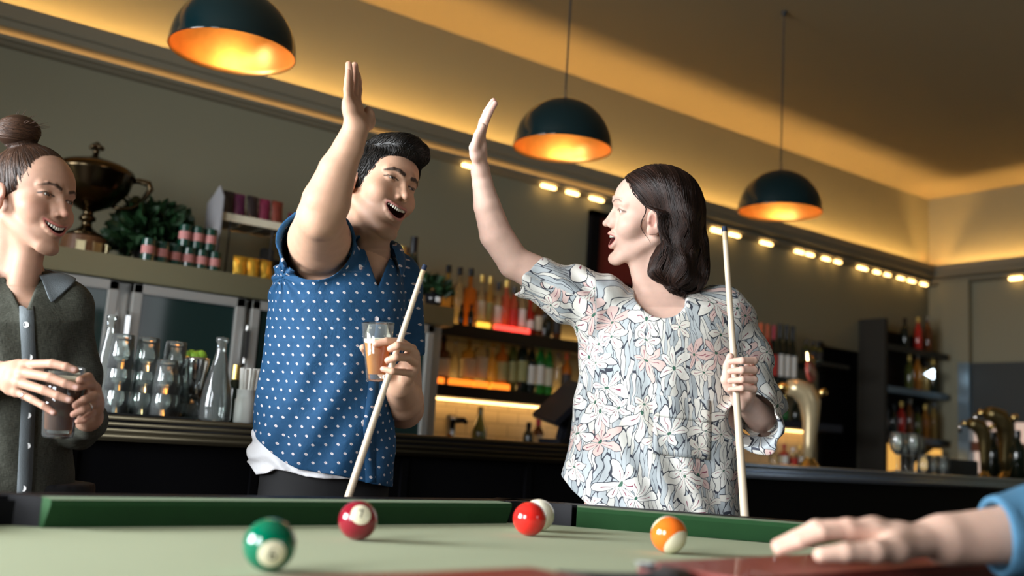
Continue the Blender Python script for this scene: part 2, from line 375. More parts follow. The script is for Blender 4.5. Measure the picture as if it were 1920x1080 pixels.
bed = [cfr+nfar*.05+dr*-.05, cnr+nn*.05, cnl+nn*.05, Lfar+nfar*.05]
tpart('playing_cloth', MB().prism([z(v, ZC_T-.02) for v in bed], (0, 0, 0), (0, 0, .02)), m_cloth)
def cushion(p0, p1, n, jaw0=.03, jaw1=.03):
    """nose line p0-p1 at rail height, n outward: face leans outwards below the nose"""
    d = (p1-p0).normalized(); f = MB()
    prof = [(0, 0), (.0, -.008), (.014, -(ZR-ZC_T)), (.05, -(ZR-ZC_T)), (.05, .001), (.012, .0015)]
    ring0 = [p0+n*a+Vector((0, 0, b))-d*(a*.15*(1 if jaw0 else 0)) for a, b in prof]; ring1 = [p1+n*a+Vector((0, 0, b))+d*(a*.15*(1 if jaw1 else 0)) for a, b in prof]
    r0 = [f.bm.verts.new(v) for v in ring0]; r1 = [f.bm.verts.new(v) for v in ring1]; k = len(r0)
    f.bm.faces.new(r0); f.bm.faces.new(list(reversed(r1)))
    for i in range(k):
        fc = f.bm.faces.new((r0[i], r1[i], r1[(i+1) % k], r0[(i+1) % k]))
    bmesh.ops.recalc_face_normals(f.bm, faces=f.bm.faces[:])
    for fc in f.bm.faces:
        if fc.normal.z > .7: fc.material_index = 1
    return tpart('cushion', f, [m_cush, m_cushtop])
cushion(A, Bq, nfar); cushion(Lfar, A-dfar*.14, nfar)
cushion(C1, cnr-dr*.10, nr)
def rail(p0, p1, n, a0, a1, m, zt=ZR+.001, name='wooden_rail'):
    f = MB(); q = [p0+n*a0, p1+n*a0, p1+n*a1, p0+n*a1]
    f.prism([z(v, zt-.09) for v in q], (0, 0, 0), (0, 0, .09))
    bmesh.ops.bevel(f.bm, geom=f.bm.edges[:], offset=.006, segments=2, affect='EDGES')
    return tpart(name, f, m, auto=40)
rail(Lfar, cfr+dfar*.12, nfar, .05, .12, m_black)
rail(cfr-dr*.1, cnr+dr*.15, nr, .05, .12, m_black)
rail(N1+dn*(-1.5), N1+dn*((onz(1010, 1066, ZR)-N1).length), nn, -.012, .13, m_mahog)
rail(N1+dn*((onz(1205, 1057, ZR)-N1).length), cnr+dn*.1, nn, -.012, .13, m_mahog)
# pocket liners (black leather), left side pocket, far corner, near side pocket
def liner(p0, p1, n, depth=.09, name='pocket_liner', zt=ZR+.002):
    f = MB(); d = (p1-p0); L = d.length; d = d.normalized(); K = 14
    inner = []; outer = []
    for i in range(K+1):
        t_ = i/K; a = math.pi*t_
        inner.append(p0+d*(L*t_)+n*(.025+math.sin(a)*depth*.5)); outer.append(p0+d*(L*t_)+n*(.06+math.sin(a)*depth*.7))
    for i in range(K):
        f.prism([z(inner[i], ZC_T-.03), z(inner[i+1], ZC_T-.03), z(outer[i+1], ZC_T-.03), z(outer[i], ZC_T-.03)], (0, 0, 0), (0, 0, zt-ZC_T+.03))
    bmesh.ops.remove_doubles(f.bm, verts=f.bm.verts[:], dist=.0008)
    return tpart(name, f, m_leather, auto=50)
liner(A-dfar*.15, A-dfar*.004, nfar)
liner(Bq+dfar*.004, C1-dr*.003+nr*.0, (nfar+nr).normalized(), .05)
pn0 = N1+dn*((onz(1010, 1066, ZR)-N1).length); pn1 = N1+dn*((onz(1205, 1057, ZR)-N1).length)
liner(pn0, pn1, nn, .07)
f = MB().lathe([(0.0, 0), (.012, 0), (.012, .006), (0, .006)], 12, c=pn0+(pn1-pn0)*.8+nn*.03+Vector((0, 0, .0)))
tpart('rail_bolt', f, m_chrome)
body = [cfr+nfar*.10+dfar*.04, cnr+nn*.12+dn*.04, cnl+nn*.12-dn*.1, Lfar+nfar*.10]
tpart('table_body', MB().prism([z(v, .50) for v in body], (0, 0, 0), (0, 0, .335)), m_wood)
for v in body:
    c = (v-Vector((body[0]+body[2])/2)); c = z(Vector((body[0]+body[2])/2)+c*.88, 0)
    tpart('leg', MB().obox((c.x, c.y, .25), (1, 0, 0), .055, (0, 1, 0), .055, (0, 0, 1), .25, .008), m_wood)
liner_sp = None

# pool balls
RB = .0295
def ballmat(name, base, mode, up, spot=None, stripe=None):
    """mode solid|stripe; up = object-space axis of the white number disc"""
    m = mat(name, base, .07, coat=.5); nt, b = nodes(m)
    tc = nt.nodes.new('ShaderNodeTexCoord'); nrm = nt.nodes.new('ShaderNodeVectorMath'); nrm.operation = 'NORMALIZE'; nt.links.new(tc.outputs['Object'], nrm.inputs[0])
    col = None
    def step(axis, thr, absol, ca, cb_socket):
        dp = nt.nodes.new('ShaderNodeVectorMath'); dp.operation = 'DOT_PRODUCT'; dp.inputs[1].default_value = axis; nt.links.new(nrm.outputs[0], dp.inputs[0]); s = dp.outputs['Value']
        if absol: ab = nt.nodes.new('ShaderNodeMath'); ab.operation = 'ABSOLUTE'; nt.links.new(s, ab.inputs[0]); s = ab.outputs[0]
        g = nt.nodes.new('ShaderNodeMath'); g.operation = 'GREATER_THAN'; g.inputs[1].default_value = thr; nt.links.new(s, g.inputs[0])
        mx = nt.nodes.new('ShaderNodeMixRGB'); mx.inputs[2].default_value = (*ca, 1); nt.links.new(g.outputs[0], mx.inputs[0])
        if isinstance(cb_socket, tuple): mx.inputs[1].default_value = (*cb_socket, 1)
        else: nt.links.new(cb_socket, mx.inputs[1])
        return mx.outputs[0]
    cream = (.78, .72, .52); c = base
    if stripe is not None: c = step(stripe, .60, True, cream, c)
    if spot is not None: c = step(spot, .86, True, cream, c)
    if not isinstance(c, tuple): nt.links.new(c, b.inputs['Base Color'])
    return m
Tc = Vector(-FW)   # towards the camera
Rc, Uc = Vector(CR), Vector(CU)
def camv(r, u, t_): return (Rc*r+Uc*u+Tc*t_).normalized()
def digit_on(parent, txt, c, axis, size, upv):
    cu = bpy.data.curves.new('numeral', 'FONT'); cu.body = txt; cu.size = size; cu.align_x = 'CENTER'; cu.align_y = 'CENTER'; cu.resolution_u = 4
    ob = bpy.data.objects.new('numeral', cu); COL.objects.link(ob); dg = bpy.context.evaluated_depsgraph_get()
    me = bpy.data.meshes.new_from_object(ob.evaluated_get(dg)); bpy.data.objects.remove(ob)
    ax = axis.normalized(); yv = (upv-ax*upv.dot(ax)).normalized(); xv = yv.cross(ax)
    bm = bmesh.new(); bm.from_mesh(me); bmesh.ops.subdivide_edges(bm, edges=[e for e in bm.edges if e.calc_length() > size*.2], cuts=2)
    for v in bm.verts: v.co = (ax*RB*.9+xv*v.co.x+yv*v.co.y).normalized()*(RB+.0002)
    bm.to_mesh(me); bm.free(); me.name = 'numeral'
    return link('numeral', me, mat('numeral_black', (.01, .01, .01), .3), parent)
def ball(x, y, base, label, spot=None, stripe=None, txt=None, mname='ball'):
    p = onz(x, y, ZC_T); o = MB().sphere((0, 0, 0), RB, 40, 24).build('pool_ball', ballmat(mname, base, '', None, spot, stripe), None, (p.x, p.y, ZC_T+RB), smooth=True)
    setp(o, label, 'ball', 'pool balls on the green cloth')
    if txt: digit_on(o, txt, None, spot, .017, Uc)
    return o
ball(501, 1072, (.0, .13, .065), 'glossy green pool ball with the number 6, nearest ball at lower left', spot=camv(.32, -.15, .93), txt='6', mname='ball_green')
ball(668, 1013, (.22, .008, .02), 'glossy maroon pool ball with a white number 7 disc, below the slanted cue', spot=camv(.30, .50, .80), txt='7', mname='ball_maroon')
ball(991, 1005, (.62, .02, .015), 'glossy plain red pool ball touching the cream ball', mname='ball_red')
cb = ball(1008, 996, (.80, .76, .60), 'cream cue ball half hidden behind the red ball', mname='ball_cream')
ball(1253, 1038, (.80, .16, .015), 'orange and cream striped pool ball near the hand', stripe=camv(.50, -.52, .69), mname='ball_orange')
d_ = (cb.location-[o for o in COL.objects if o.get('label', '').startswith('glossy plain red')][0].location)
if d_.length < 2*RB+.0005: cb.location += d_.normalized()*(2*RB+.0005-d_.length)

# ================================================================== GLASSWARE HELPERS
def bprof(h, r, kind='spirit'):
    nr_ = r*.36 if kind != 'wine' else r*.38
    if kind == 'spirit': return [(.001, 0), (r*.9, 0), (r, .008), (r, h*.60), (r*.96, h*.66), (r*.6, h*.73), (nr_, h*.78), (nr_, h)]
    if kind == 'wine': return [(.001, 0), (r*.9, 0), (r, .008), (r, h*.58), (r*.9, h*.66), (r*.5, h*.76), (nr_, h*.82), (nr_, h)]
    if kind == 'champ': return [(.001, 0), (r*.9, 0), (r, .01), (r, h*.42), (r*.9, h*.52), (r*.6, h*.66), (r*.40, h*.78), (r*.34, h*.95), (r*.38, h)]
    if kind == 'round': return [(.001, 0), (r*.9, 0), (r*1.05, h*.12), (r*1.05, h*.35), (r*.8, h*.52), (r*.4, h*.62), (nr_, h*.7), (nr_, h)]
    if kind == 'square': return [(.001, 0), (r*1.1, 0), (r*1.15, .006), (r*1.15, h*.62), (r*1.05, h*.66), (nr_, h*.70), (nr_, h)]
    if kind == 'carafe': return [(.001, 0), (r*.9, 0), (r, .01), (r*.98, h*.22), (r*.85, h*.40), (r*.55, h*.62), (r*.32, h*.82), (r*.30, h*.93), (r*.40, h*.95), (r*.40, h*.99), (r*.34, h)]
GL = {'amber': thinglass('amber_glass', (.80, .40, .08), .2, .35), 'dark': mat('dark_bottle_glass', (.006, .010, .006), .08, coat=.3), 'green': mat('green_bottle_glass', (.03, .28, .05), .06, trans=.6),
      'olive': mat('olive_bottle_glass', (.10, .11, .02), .08, trans=.4), 'clear': thinglass('pale_bottle_glass', (.90, .86, .70), .3, .12), 'pink': thinglass('rose_bottle_glass', (.85, .33, .20), .2, .35),
      'yellow': thinglass('yellow_bottle_glass', (.85, .66, .25), .2, .25), 'brown': mat('brown_bottle_glass', (.16, .05, .012), .06, trans=.4), 'red': mat('red_bottle_glass', (.5, .03, .02), .08, trans=.3)}
CAP = {'black': m_blackg, 'gold': mat('gold_cap', (.6, .42, .12), .3, metal=.8), 'red': mat('red_cap', (.35, .01, .03), .4), 'white': m_white, 'silver': m_chrome, 'cork': mat('cork', (.4, .26, .12), .8), 'orange': mat('orange_cap', (.45, .08, .02), .5)}
LAB = {'cream': m_cream, 'white': mat('white_label', (.75, .74, .70), .6, var=.08, vscale=50.), 'dark': mat('dark_label', (.03, .03, .035), .5), 'red': mat('red_label', (.5, .04, .03), .6), 'olive': mat('olive_label', (.32, .33, .14), .6)}
def bottle(loc, h, r, kind, glass, cap, lab, label, group, caph=.04):
    e = empty('bottle', loc, label, 'bottle', group); pr = bprof(h, r, kind)
    MB().lathe(pr, 20).build('bottle_body', GL[glass], e, smooth=True)
    nr_ = pr[-1][0]
    if cap: MB().lathe([(nr_+.002, h-caph), (nr_+.003, h-caph+.002), (nr_+.003, h+.004), (.0005, h+.005)], 16).build('cap', CAP[cap], e)
    if lab:
        f = .18 if kind != 'champ' else .12; g = .52 if kind not in ('champ', 'round') else .36
        MB().lathe([(r*(1.16 if kind == 'square' else 1.06 if kind == 'round' else 1.01)+.0006, h*f), (r*(1.16 if kind == 'square' else 1.06 if kind == 'round' else 1.01)+.0006, h*g)], 20).build('label', LAB[lab], e, smooth=True)
    return e

# upper shelf bottles (pixel x of the bottle, height, radius, kind, glass, cap, label)
GU = 'bottles on the upper wall shelf'
up = [(838, .335, .036, 'spirit', 'yellow', 'black', None, 'pale yellow bottle with a black cap, leftmost on the upper shelf'),
      (860, .335, .036, 'spirit', 'clear', 'black', None, 'clear bottle with a black cap, second from the left on the upper shelf'),
      (881, .34, .036, 'square', 'amber', 'black', None, 'deep amber bottle with a tall black cap on the upper shelf'),
      (903, .315, .030, 'spirit', 'clear', 'gold', 'cream', 'slim clear bottle with a gold cap beside the deep amber bottle'),
      (919, .315, .028, 'spirit', 'yellow', 'gold', 'olive', 'slim yellow bottle with olive label and gold cap on the upper shelf'),
      (935, .29, .030, 'spirit', 'clear', 'black', 'white', 'clear bottle with white label and short black cap on the upper shelf'),
      (950, .31, .030, 'spirit', 'pink', 'gold', None, 'rose coloured bottle with gold cap above the red glow on the upper shelf'),
      (965, .28, .032, 'spirit', 'pink', 'black', 'red', 'orange pink bottle with a red label and black cap on the upper shelf'),
      (981, .30, .030, 'spirit', 'clear', 'silver', 'white', 'clear bottle with silver cap near the blouse sleeve on the upper shelf'),
      (997, .27, .030, 'round', 'red', 'red', 'white', 'dark red bottle with a white label below the blouse sleeve'),
      (1013, .25, .030, 'spirit', 'brown', 'black', 'cream', 'brown bottle with cream label below the blouse sleeve'),
      (1030, .24, .030, 'wine', 'dark', 'black', None, 'small black bottle on the upper shelf, right of the brown one'),
      (1048, .24, .030, 'spirit', 'brown', 'gold', 'dark', 'brown bottle with a gold cap, rightmost on the upper shelf by the blouse')]
for x, h, r, k, g, c, l, t in up:
    p = onY(x, 600, 4.66); bottle((p.x, 4.68, 1.6455), h, r, k, g, c, l, t, GU)
for i, (x, h) in enumerate([(848, .10), (866, .11), (884, .12), (1024, .13)]):
    p = onY(x, 600, 4.58); bottle((p.x, 4.59, 1.6455), h, .017, 'wine', 'dark', 'black', None, ['tiny black bottle in front of the clear bottles, leftmost of the minis', 'tiny black bottle in front of the clear bottles, second of the minis', 'tiny black bottle in front of the deep amber bottle', 'tiny black bottle under the blouse sleeve on the upper shelf'][i], 'miniature bottles on the upper shelf', .02)
GLo = 'bottles on the lower wall shelf'
lo = [(830, .28, .036, 'square', 'brown', 'black', 'cream', 'brown bottle with a cream label, leftmost on the lower shelf'),
      (853, .31, .034, 'round', 'clear', 'black', None, 'clear round bottle with a black stopper on the lower shelf'),
      (879, .31, .036, 'square', 'yellow', 'red', 'cream', 'square pale bottle with a red stopper on the lower shelf'),
      (902, .345, .038, 'square', 'clear', 'black', 'cream', 'wide clear bottle with a tall black cap on the lower shelf'),
      (924, .32, .034, 'round', 'yellow', 'gold', None, 'round yellow bottle with a gold and black cap on the lower shelf'),
      (942, .32, .034, 'square', 'amber', 'black', 'olive', 'amber bottle with an olive label on the lower shelf'),
      (962, .335, .030, 'wine', 'olive', 'red', 'olive', 'olive bottle with reddish cap, left of the dark green wine bottle'),
      (981, .36, .034, 'wine', 'dark', 'white', 'olive', 'tall dark green bottle with an olive label on the lower shelf'),
      (998, .32, .030, 'wine', 'dark', 'black', 'white', 'black bottle with white label between green bottles on the lower shelf'),
      (1015, .335, .029, 'wine', 'green', 'white', 'white', 'bright green bottle with white label and white cap on the lower shelf'),
      (1031, .315, .029, 'wine', 'green', 'red', 'cream', 'bright green bottle with a dark cap above the till screen'),
      (1048, .28, .032, 'spirit', 'clear', 'silver', None, 'clear bottle with silver cap behind the till screen'),
      (1065, .27, .032, 'spirit', 'amber', 'orange', 'dark', 'amber bottle with an orange cap, rightmost on the lower shelf')]
for x, h, r, k, g, c, l, t in lo:
    p = onY(x, 720, 4.66); bottle((p.x, 4.68, 1.3105), h, r, k, g, c, l, t, GLo)
# added coloured glow blocks stand in for shelf light shining through bottle bases
for zz, items in ((1.6455, [(836, 16, 'o'), (906, 20, 'y'), (944, 30, 'r'), (975, 32, 'r')]), (1.3105, [(855, 24, 'o'), (876, 14, 'o'), (900, 24, 'o'), (937, 30, 'o'), (824, 10, 'o')])):
    for x, w, c in items:
        p = onY(x, 600 if zz > 1.5 else 720, 4.62); ww = w*.0042
        mm = {'o': mat('bottle_glow_orange', (1, .3, .05), .4, emit=(1, .24, .02), es=1.6), 'y': mat('bottle_glow_yellow', (1, .6, .1), .4, emit=(1, .55, .06), es=1.6), 'r': mat('bottle_glow_red', (1, .1, .06), .4, emit=(1, .07, .05), es=2.)}[c]
        o = MB().box(-ww/2, ww/2, -.012, .012, 0, .036, .003).build('bottle_glow_block', mm, None, (p.x, 4.615, zz))
        nm = {'o': 'orange', 'y': 'yellow', 'r': 'red'}[c]; wh = 'upper' if zz > 1.5 else 'lower'
        k_ = items.index((x, w, c))
        setp(o, f'glowing {nm} block standing in for lit bottle bases on the {wh} shelf, {["leftmost", "second from left", "third from left", "fourth from left", "at the very left edge"][k_] if zz > 1.5 or k_ < 4 else "by the edge brown bottle"}', 'shelf light', 'glow blocks standing in for lit bottle bases')

# bottles, plant on the end of the fridge top
bottle((onY(770, 545, 4.2).x, 4.2, ZF+.0005), .335, .042, 'champ', 'dark', 'black', 'white', 'black champagne bottle with a foil neck standing on the fridge top behind the cue', 'large bottles on the fridge top', .08)
bottle((onY(748, 545, 4.31).x, 4.31, ZF+.0005), .30, .040, 'champ', 'amber', 'gold', 'cream', 'orange sparkling wine bottle beside the man on the fridge top', 'large bottles on the fridge top', .06)
bottle((onY(757, 545, 4.5).x, 4.5, ZF+.0005), .34, .042, 'spirit', 'amber', 'black', None, 'broad amber bottle behind the champagne bottle', 'large bottles on the fridge top', .03)
bottle((onY(724, 545, 4.4).x, 4.4, ZF+.0005), .31, .03, 'wine', 'pink', 'cork', None, 'slim rose bottle on the fridge top just right of the chin of the man', 'large bottles on the fridge top', .03)
def foliage(n, rad, leaf, hmin=0., up_=.6):
    bm = bmesh.new(); rnd = random.Random(5)
    for _ in range(n):
        th = rnd.uniform(0, 2*math.pi); ph = rnd.uniform(hmin, 1.); rr = rad*rnd.uniform(.45, 1.)
        c = Vector((rr*math.cos(th)*math.sqrt(1-ph*ph*.8), rr*math.sin(th)*math.sqrt(1-ph*ph*.8), rr*ph*1.1))
        d = (c.normalized()+Vector((rnd.gauss(0, .5), rnd.gauss(0, .5), rnd.gauss(up_*.3, .4)))).normalized()
        s = d.orthogonal().normalized(); s = (Matrix.Rotation(rnd.uniform(0, 6.28), 3, d) @ s); L = leaf*rnd.uniform(.7, 1.3); w = L*.32; nn_ = d.cross(s)
        pts = [c, c+d*L*.35+s*w+nn_*L*.08, c+d*L*.75+s*w*.7, c+d*L-nn_*L*.15, c+d*L*.75-s*w*.7, c+d*L*.35-s*w+nn_*L*.08]
        vs = [bm.verts.new(p) for p in pts]; mid = bm.verts.new(c+d*L*.5-nn_*L*.05)
        for k in range(6): bm.faces.new((vs[k], vs[(k+1) % 6], mid))
    m = MB(); m.bm.free(); m.bm = bm; return m
e = empty('potted_plant', (onY(812, 560, 4.14).x, 4.14, ZF), 'small dark leafy plant in a black pot at the end of the fridge top', 'plant')
MB().lathe([(.001, 0), (.035, 0), (.045, .07), (.04, .07), (.038, .06)], 16).build('pot', m_blackg, e, smooth=True)
o = foliage(130, .07, .05).build('foliage', m_leaf, e); o.location = (0, 0, .06)
MB().box(-.012, .012, -.047, -.043, .02, .045).build('plant_tag', m_white, e)

# ================================================================== TOP OF FRIDGE, LEFT
p = onY(157, 462, 4.4); tr = empty('trophy', (p.x, 4.4, ZF), 'large old lidded silver trophy cup with handles on a wooden plinth', 'trophy')
MB().lathe([(.001, 0), (.115, 0), (.115, .012), (.10, .02), (.088, .10), (.08, .105), (.001, .106)], 32).build('plinth', m_wood, tr, smooth=False)
MB().lathe([(.001, .106), (.07, .106), (.075, .115), (.045, .13), (.022, .15), (.020, .17), (.034, .178), (.034, .19), (.022, .2), (.022, .215), (.045, .225), (.10, .255), (.15, .315), (.168, .375), (.172, .382), (.166, .39), (.15, .37)], 40).build('bowl', m_bronze, tr, smooth=True)
MB().lathe([(.168, .386), (.165, .398), (.13, .418), (.08, .435), (.03, .450), (.012, .458), (.012, .47), (.001, .471)], 40).build('lid', m_bronze, tr, smooth=True)
fi = MB().sphere((0, 0, .478), .014)
for a in range(5): fi.sphere((.022*math.cos(a*1.257), .022*math.sin(a*1.257), .496), .011, 10, 6)
fi.sphere((0, 0, .508), .013, 10, 6); fi.build('finial', m_bronze, tr, smooth=True)
for s in (-1, 1):
    v = Vector((.95*s, -.31*s, 0)); pts = []
    for q_ in [(.155, .37), (.185, .375), (.225, .368), (.235, .345), (.218, .31), (.20, .275), (.165, .25), (.12, .245), (.09, .25)]:
        pts.append(v*q_[0]+Vector((0, 0, q_[1])))
    MB().tube(pts, [.012, .013, .015, .014, .012, .011, .010, .009, .008], 8).build('handle', m_bronze, tr, smooth=True)
for a in (-100, -60, -20):
    a = math.radians(a-10); c = Vector((.092*math.cos(a), .092*math.sin(a), .055))
    MB().obox(c, (-math.sin(a), math.cos(a), 0), .018, (math.cos(a), math.sin(a), 0), .006, (0, 0, 1), .02, .002).build('plaque', mat('silver_plaque', (.45, .38, .22), .35, metal=.9), tr)
e = empty('potted_plant', (onY(284, 470, 4.45).x, 4.45, ZF), 'bushy dark green potted plant right of the trophy', 'plant')
MB().lathe([(.001, 0), (.06, 0), (.08, .11), (.075, .11), (.07, .1)], 18).build('pot', m_gasket, e, smooth=True)
o = foliage(620, .155, .07, -.25).build('foliage', m_leaf, e); o.location = (0.0, 0, .13)
# stacked tins
tz = ZF+.0005; first = None
tins = [(328, 0, .0, 'small green tin with a pink label, left end of the lower row'), (354, 0, 0., 'small green tin with a pink label, second in the lower row'), (379, 0, 0., 'small green tin with a pink label, third in the lower row'), (403, 0, 0., 'small green tin with pink label, right end of the lower row'),
        (343, 1, 0., 'small green tin with a pink label, left one of the top row'), (367, 1, 0., 'small green tin with a pink label, middle one of the top row'), (391, 1, 0., 'small green tin with a pink label, right one of the top row'),
        (276, 0, -.06, 'small green tin half under the leaves of the bushy plant'), (303, 0, -.03, 'small green tin between the plant and the row of tins')]
for x, lev, dy, t in tins:
    p = onY(x, 480, 4.18+dy)
    loc = (p.x, 4.18+dy, tz+lev*.0955+.0)
    if first is None:
        first = empty('tin', loc, t, 'tin', 'small green tins stacked on the fridge')
        MB().lathe([(.001, 0), (.026, 0), (.0265, .003), (.0265, .09), (.025, .094), (.001, .094)], 18).build('tin_body', m_tin, first, smooth=False)
        MB().lathe([(.0268, .030), (.0268, .064)], 18).build('label', m_pink, first, smooth=True)
    else: dup(first, loc, None, t)
# wire rack with snack display
p = onY(470, 500, 4.35); rk = empty('wire_rack', (p.x, 4.35, ZF), 'wire rack on thin legs carrying the snack trays', 'rack')
w = MB()
for k in range(9): w.tube([(-.2, -.10+k*.025, .255), (.30, -.10+k*.025, .255)], .0025, 6)
for k in range(6): w.tube([(-.2+k*.1, -.10, .252), (-.2+k*.1, .10, .252)], .003, 6)
w.build('wire_shelf', m_chrome, rk)
for lx, ly in ((-.15, -.09), (-.15, .09), (.05, -.09), (.28, -.09), (.28, .09)): MB().tube([(lx, ly, 0), (lx, ly, .255)], .004, 6).build('leg', m_gasket, rk)
tr2 = empty('display_tray', (p.x, 4.35, ZF+.2585), 'grey cardboard display tray with a tall pointed side, full of snack bags', 'tray')
MB().box(-.19, .11, -.09, .09, 0, .004).box(-.19, .11, -.094, -.09, 0, .035).box(-.19, .11, .09, .094, 0, .12).build('tray_box', m_cream, tr2)
MB().prism([(-.205, -.12, -.26), (-.205, -.12, .10), (-.205, -.06, .16), (-.205, .02, .12), (-.205, .08, .10), (-.205, .08, -.26)], (0, 0, 0), (.006, 0, 0)).build('side_panel', m_card, tr2)
bk = MB(); pts = [(-.19, .096, .02), (.11, .096, .02), (.11, .096, .17)]+[(.11-.3*t_/10, .096, .17-.055*math.sin(math.pi*t_/10)) for t_ in range(1, 10)]+[(-.19, .096, .15)]
bk.prism(pts, (0, 0, 0), (0, .004, 0)).build('back_panel', mat('olive_card', (.17, .16, .12), .8), tr2)
def snack(loc, rz, col, name, label, grp, sc=1., sw=None):
    m = mat(name, col, .35, coat=.3, var=.5, vscale=35.); f = MB(); bm = f.bm
    r = bmesh.ops.create_grid(bm, x_segments=8, y_segments=10, size=1.)
    fr_ = [v for v in bm.verts]
    for v in fr_:
        x_, y_ = v.co.x, v.co.y; th = .016*(1-x_*x_)*(1-y_*y_*y_*y_)+.001
        v.co = Vector((x_*.034, -th-.002*math.sin(9*x_+5*y_), .055+y_*.055))
    g = bmesh.ops.duplicate(bm, geom=bm.verts[:]+bm.edges[:]+bm.faces[:])
    for v in g['geom']:
        if isinstance(v, bmesh.types.BMVert): v.co.y = -v.co.y
    o = f.build('snack_bag', m, None, loc, smooth=True); o.rotation_euler = (math.radians(-8), 0, rz); o.scale = (sw or sc, sw or sc, sc)
    return setp(o, label, 'snack bag', grp)
cols = [((.03, .02, .025), 'foil_black', 'black'), ((.12, .02, .08), 'foil_purple', 'purple'), ((.03, .02, .03), 'foil_black', 'black'), ((.20, .02, .06), 'foil_magenta', 'magenta'), ((.16, .03, .02), 'foil_red', 'dark red')]
for k, (c, n_, w_) in enumerate(cols):
    snack((p.x-.155+k*.060, 4.30+.012*(k % 2), ZF+.2645), .1*(k % 3-1), c, n_, f'{w_} foil snack bag in the display tray, ' + ['at the left end', 'second from the left', 'in the middle', 'fourth from the left', 'at the right end'][k], 'snack bags in the display tray', 1.3, .80)
tr3 = empty('display_tray', (p.x+.235, 4.35, ZF+.2585), 'smaller grey cardboard tray with a zigzag top edge beside the raised arm', 'tray')
MB().box(-.10, .12, -.08, .08, 0, .004).box(-.10, .12, -.084, -.08, 0, .03).build('tray_box', m_cream, tr3)
MB().prism([(-.10, .08, 0), (.12, .08, 0), (.12, .08, .12), (.095, .08, .085), (.065, .08, .13), (.04, .08, .085), (.0, .08, .12), (-.03, .08, .08), (-.10, .08, .09)], (0, 0, 0), (0, .004, 0)).build('back_panel', m_card, tr3)
for k, (c, n_, w_) in enumerate(cols[3:5]+cols[:1]):
    snack((p.x+.18+k*.058, 4.33, ZF+.2645), .1, c, n_, f'small {w_} foil snack bag in the zigzag tray', 'snack bags in the zigzag tray', .95, .75)
# medal emblem printed on the bags: plain ring
# golden packets and dark dish below the rack
for k, (x, t) in enumerate(((452, 'gold foil packet left of the dark dish on the fridge top'), (478, 'gold foil packet in front of the rack leg, middle of three'), (503, 'gold foil packet touching the sleeve of the man in view'))):
    q = onY(x, 505, 4.16); o = snack((q.x, 4.17, ZF+.001), .15*k, (.75, .45, .06), 'gold_bag', t, 'gold foil packets', .88); o.data.materials[0] = m_gold
q = onY(495, 500, 4.42); e = empty('scale_dish', (q.x, 4.40, ZF), 'dark shallow dish on a stand under the wire rack', 'dish')
MB().lathe([(.001, .10), (.03, .10), (.085, .125), (.09, .13), (.086, .13), (.03, .106), (.001, .106)], 24).build('dish', m_gasket, e, smooth=True)
MB().lathe([(.05, 0), (.05, .01), (.012, .02), (.012, .1)], 16).build('stand', m_gasket, e, smooth=True)
MB().box(-.03, .03, -.02, .02, .108, .19, .006).build('block', m_gasket, e)

# ================================================================== ON THE BAR, LEFT
ZB = 1.0265
o = MB().box(-.15, .16, -.06, .12, 0, .006, .002).build('bar_mat', mat('rubber_mat', (.01, .01, .01), .7), None, (onY(258, 780, 3.12).x, 3.12, ZB)); setp(o, 'thin black rubber bar mat under the stacked glasses', 'bar mat')
ZM = ZB+.0065
def carafe(x, Y, h, r, t, zz=ZM):
    q = onY(x, 780, Y); e = empty('carafe', (q.x, Y, zz), t, 'glass bottle', 'clear glass water bottles on the bar')
    pr = bprof(h, r, 'carafe'); inn = []
    MB().lathe(pr+inn, 28).build('glass_body', m_glass, e, smooth=True); return e
carafe(187, 3.25, .31, .042, 'tall clear glass bottle left of the stacked glasses', ZB)
carafe(402, 3.09, .265, .050, 'round bellied clear glass bottle between the steel shaker and the straws', ZB)
carafe(492, 3.2, .22, .035, 'clear glass bottle partly hidden behind the man in the blue shirt', ZB)
tg = None
def tumbler_mesh():
    pr = [(.001, .0), (.030, .0), (.032, .003), (.036, .06), (.038, .105), (.0365, .1055), (.0345, .06), (.029, .010), (.001, .009)]
    return [(a, .1055-b) for a, b in pr]       # upside down
for gi, (x, Y, n, t) in enumerate(((214, 3.14, 3, 'left stack'), (263, 3.16, 3, 'middle stack'), (316, 3.20, 3, 'rear right stack'), (303, 3.115, 2, 'short front right stack'))):
    q = onY(x, 780, Y)
    for k in range(n):
        lab = f'upturned clear tumbler, {["bottom", "second", "topmost"][k]} glass of the {t} on the bar'
        loc = (q.x, Y, ZM+k*.066)
        if tg is None:
            tg = MB().lathe(tumbler_mesh(), 24).build('tumbler', m_glass, None, loc, smooth=True); setp(tg, lab, 'glass', 'stacked tumblers on the bar')
        else: dup(tg, loc, None, lab)
q = onY(356, 783, 3.2); e = empty('cocktail_shaker', (q.x, 3.2, ZB), 'polished steel shaker tin standing in a glass, filled with lime wedges', 'shaker')
MB().lathe([(.001, .035), (.028, .035), (.043, .19), (.044, .20), (.041, .20), (.027, .04)], 28).build('steel_tin', m_chrome, e, smooth=True)
MB().lathe([(.001, 0), (.038, 0), (.040, .004), (.045, .05), (.042, .05), (.036, .008), (.001, .008)], 24).build('glass_holder', m_glass, e, smooth=True)
lw = MB()
for k in range(6): lw.sphere((.018*math.cos(k*1.05), .018*math.sin(k*1.05), .205+.006*(k % 2)), .014, 10, 6, (1.2, .6, 1))
lw.build('lime_wedges', mat('lime_green', (.30, .55, .05), .5), e, smooth=True)
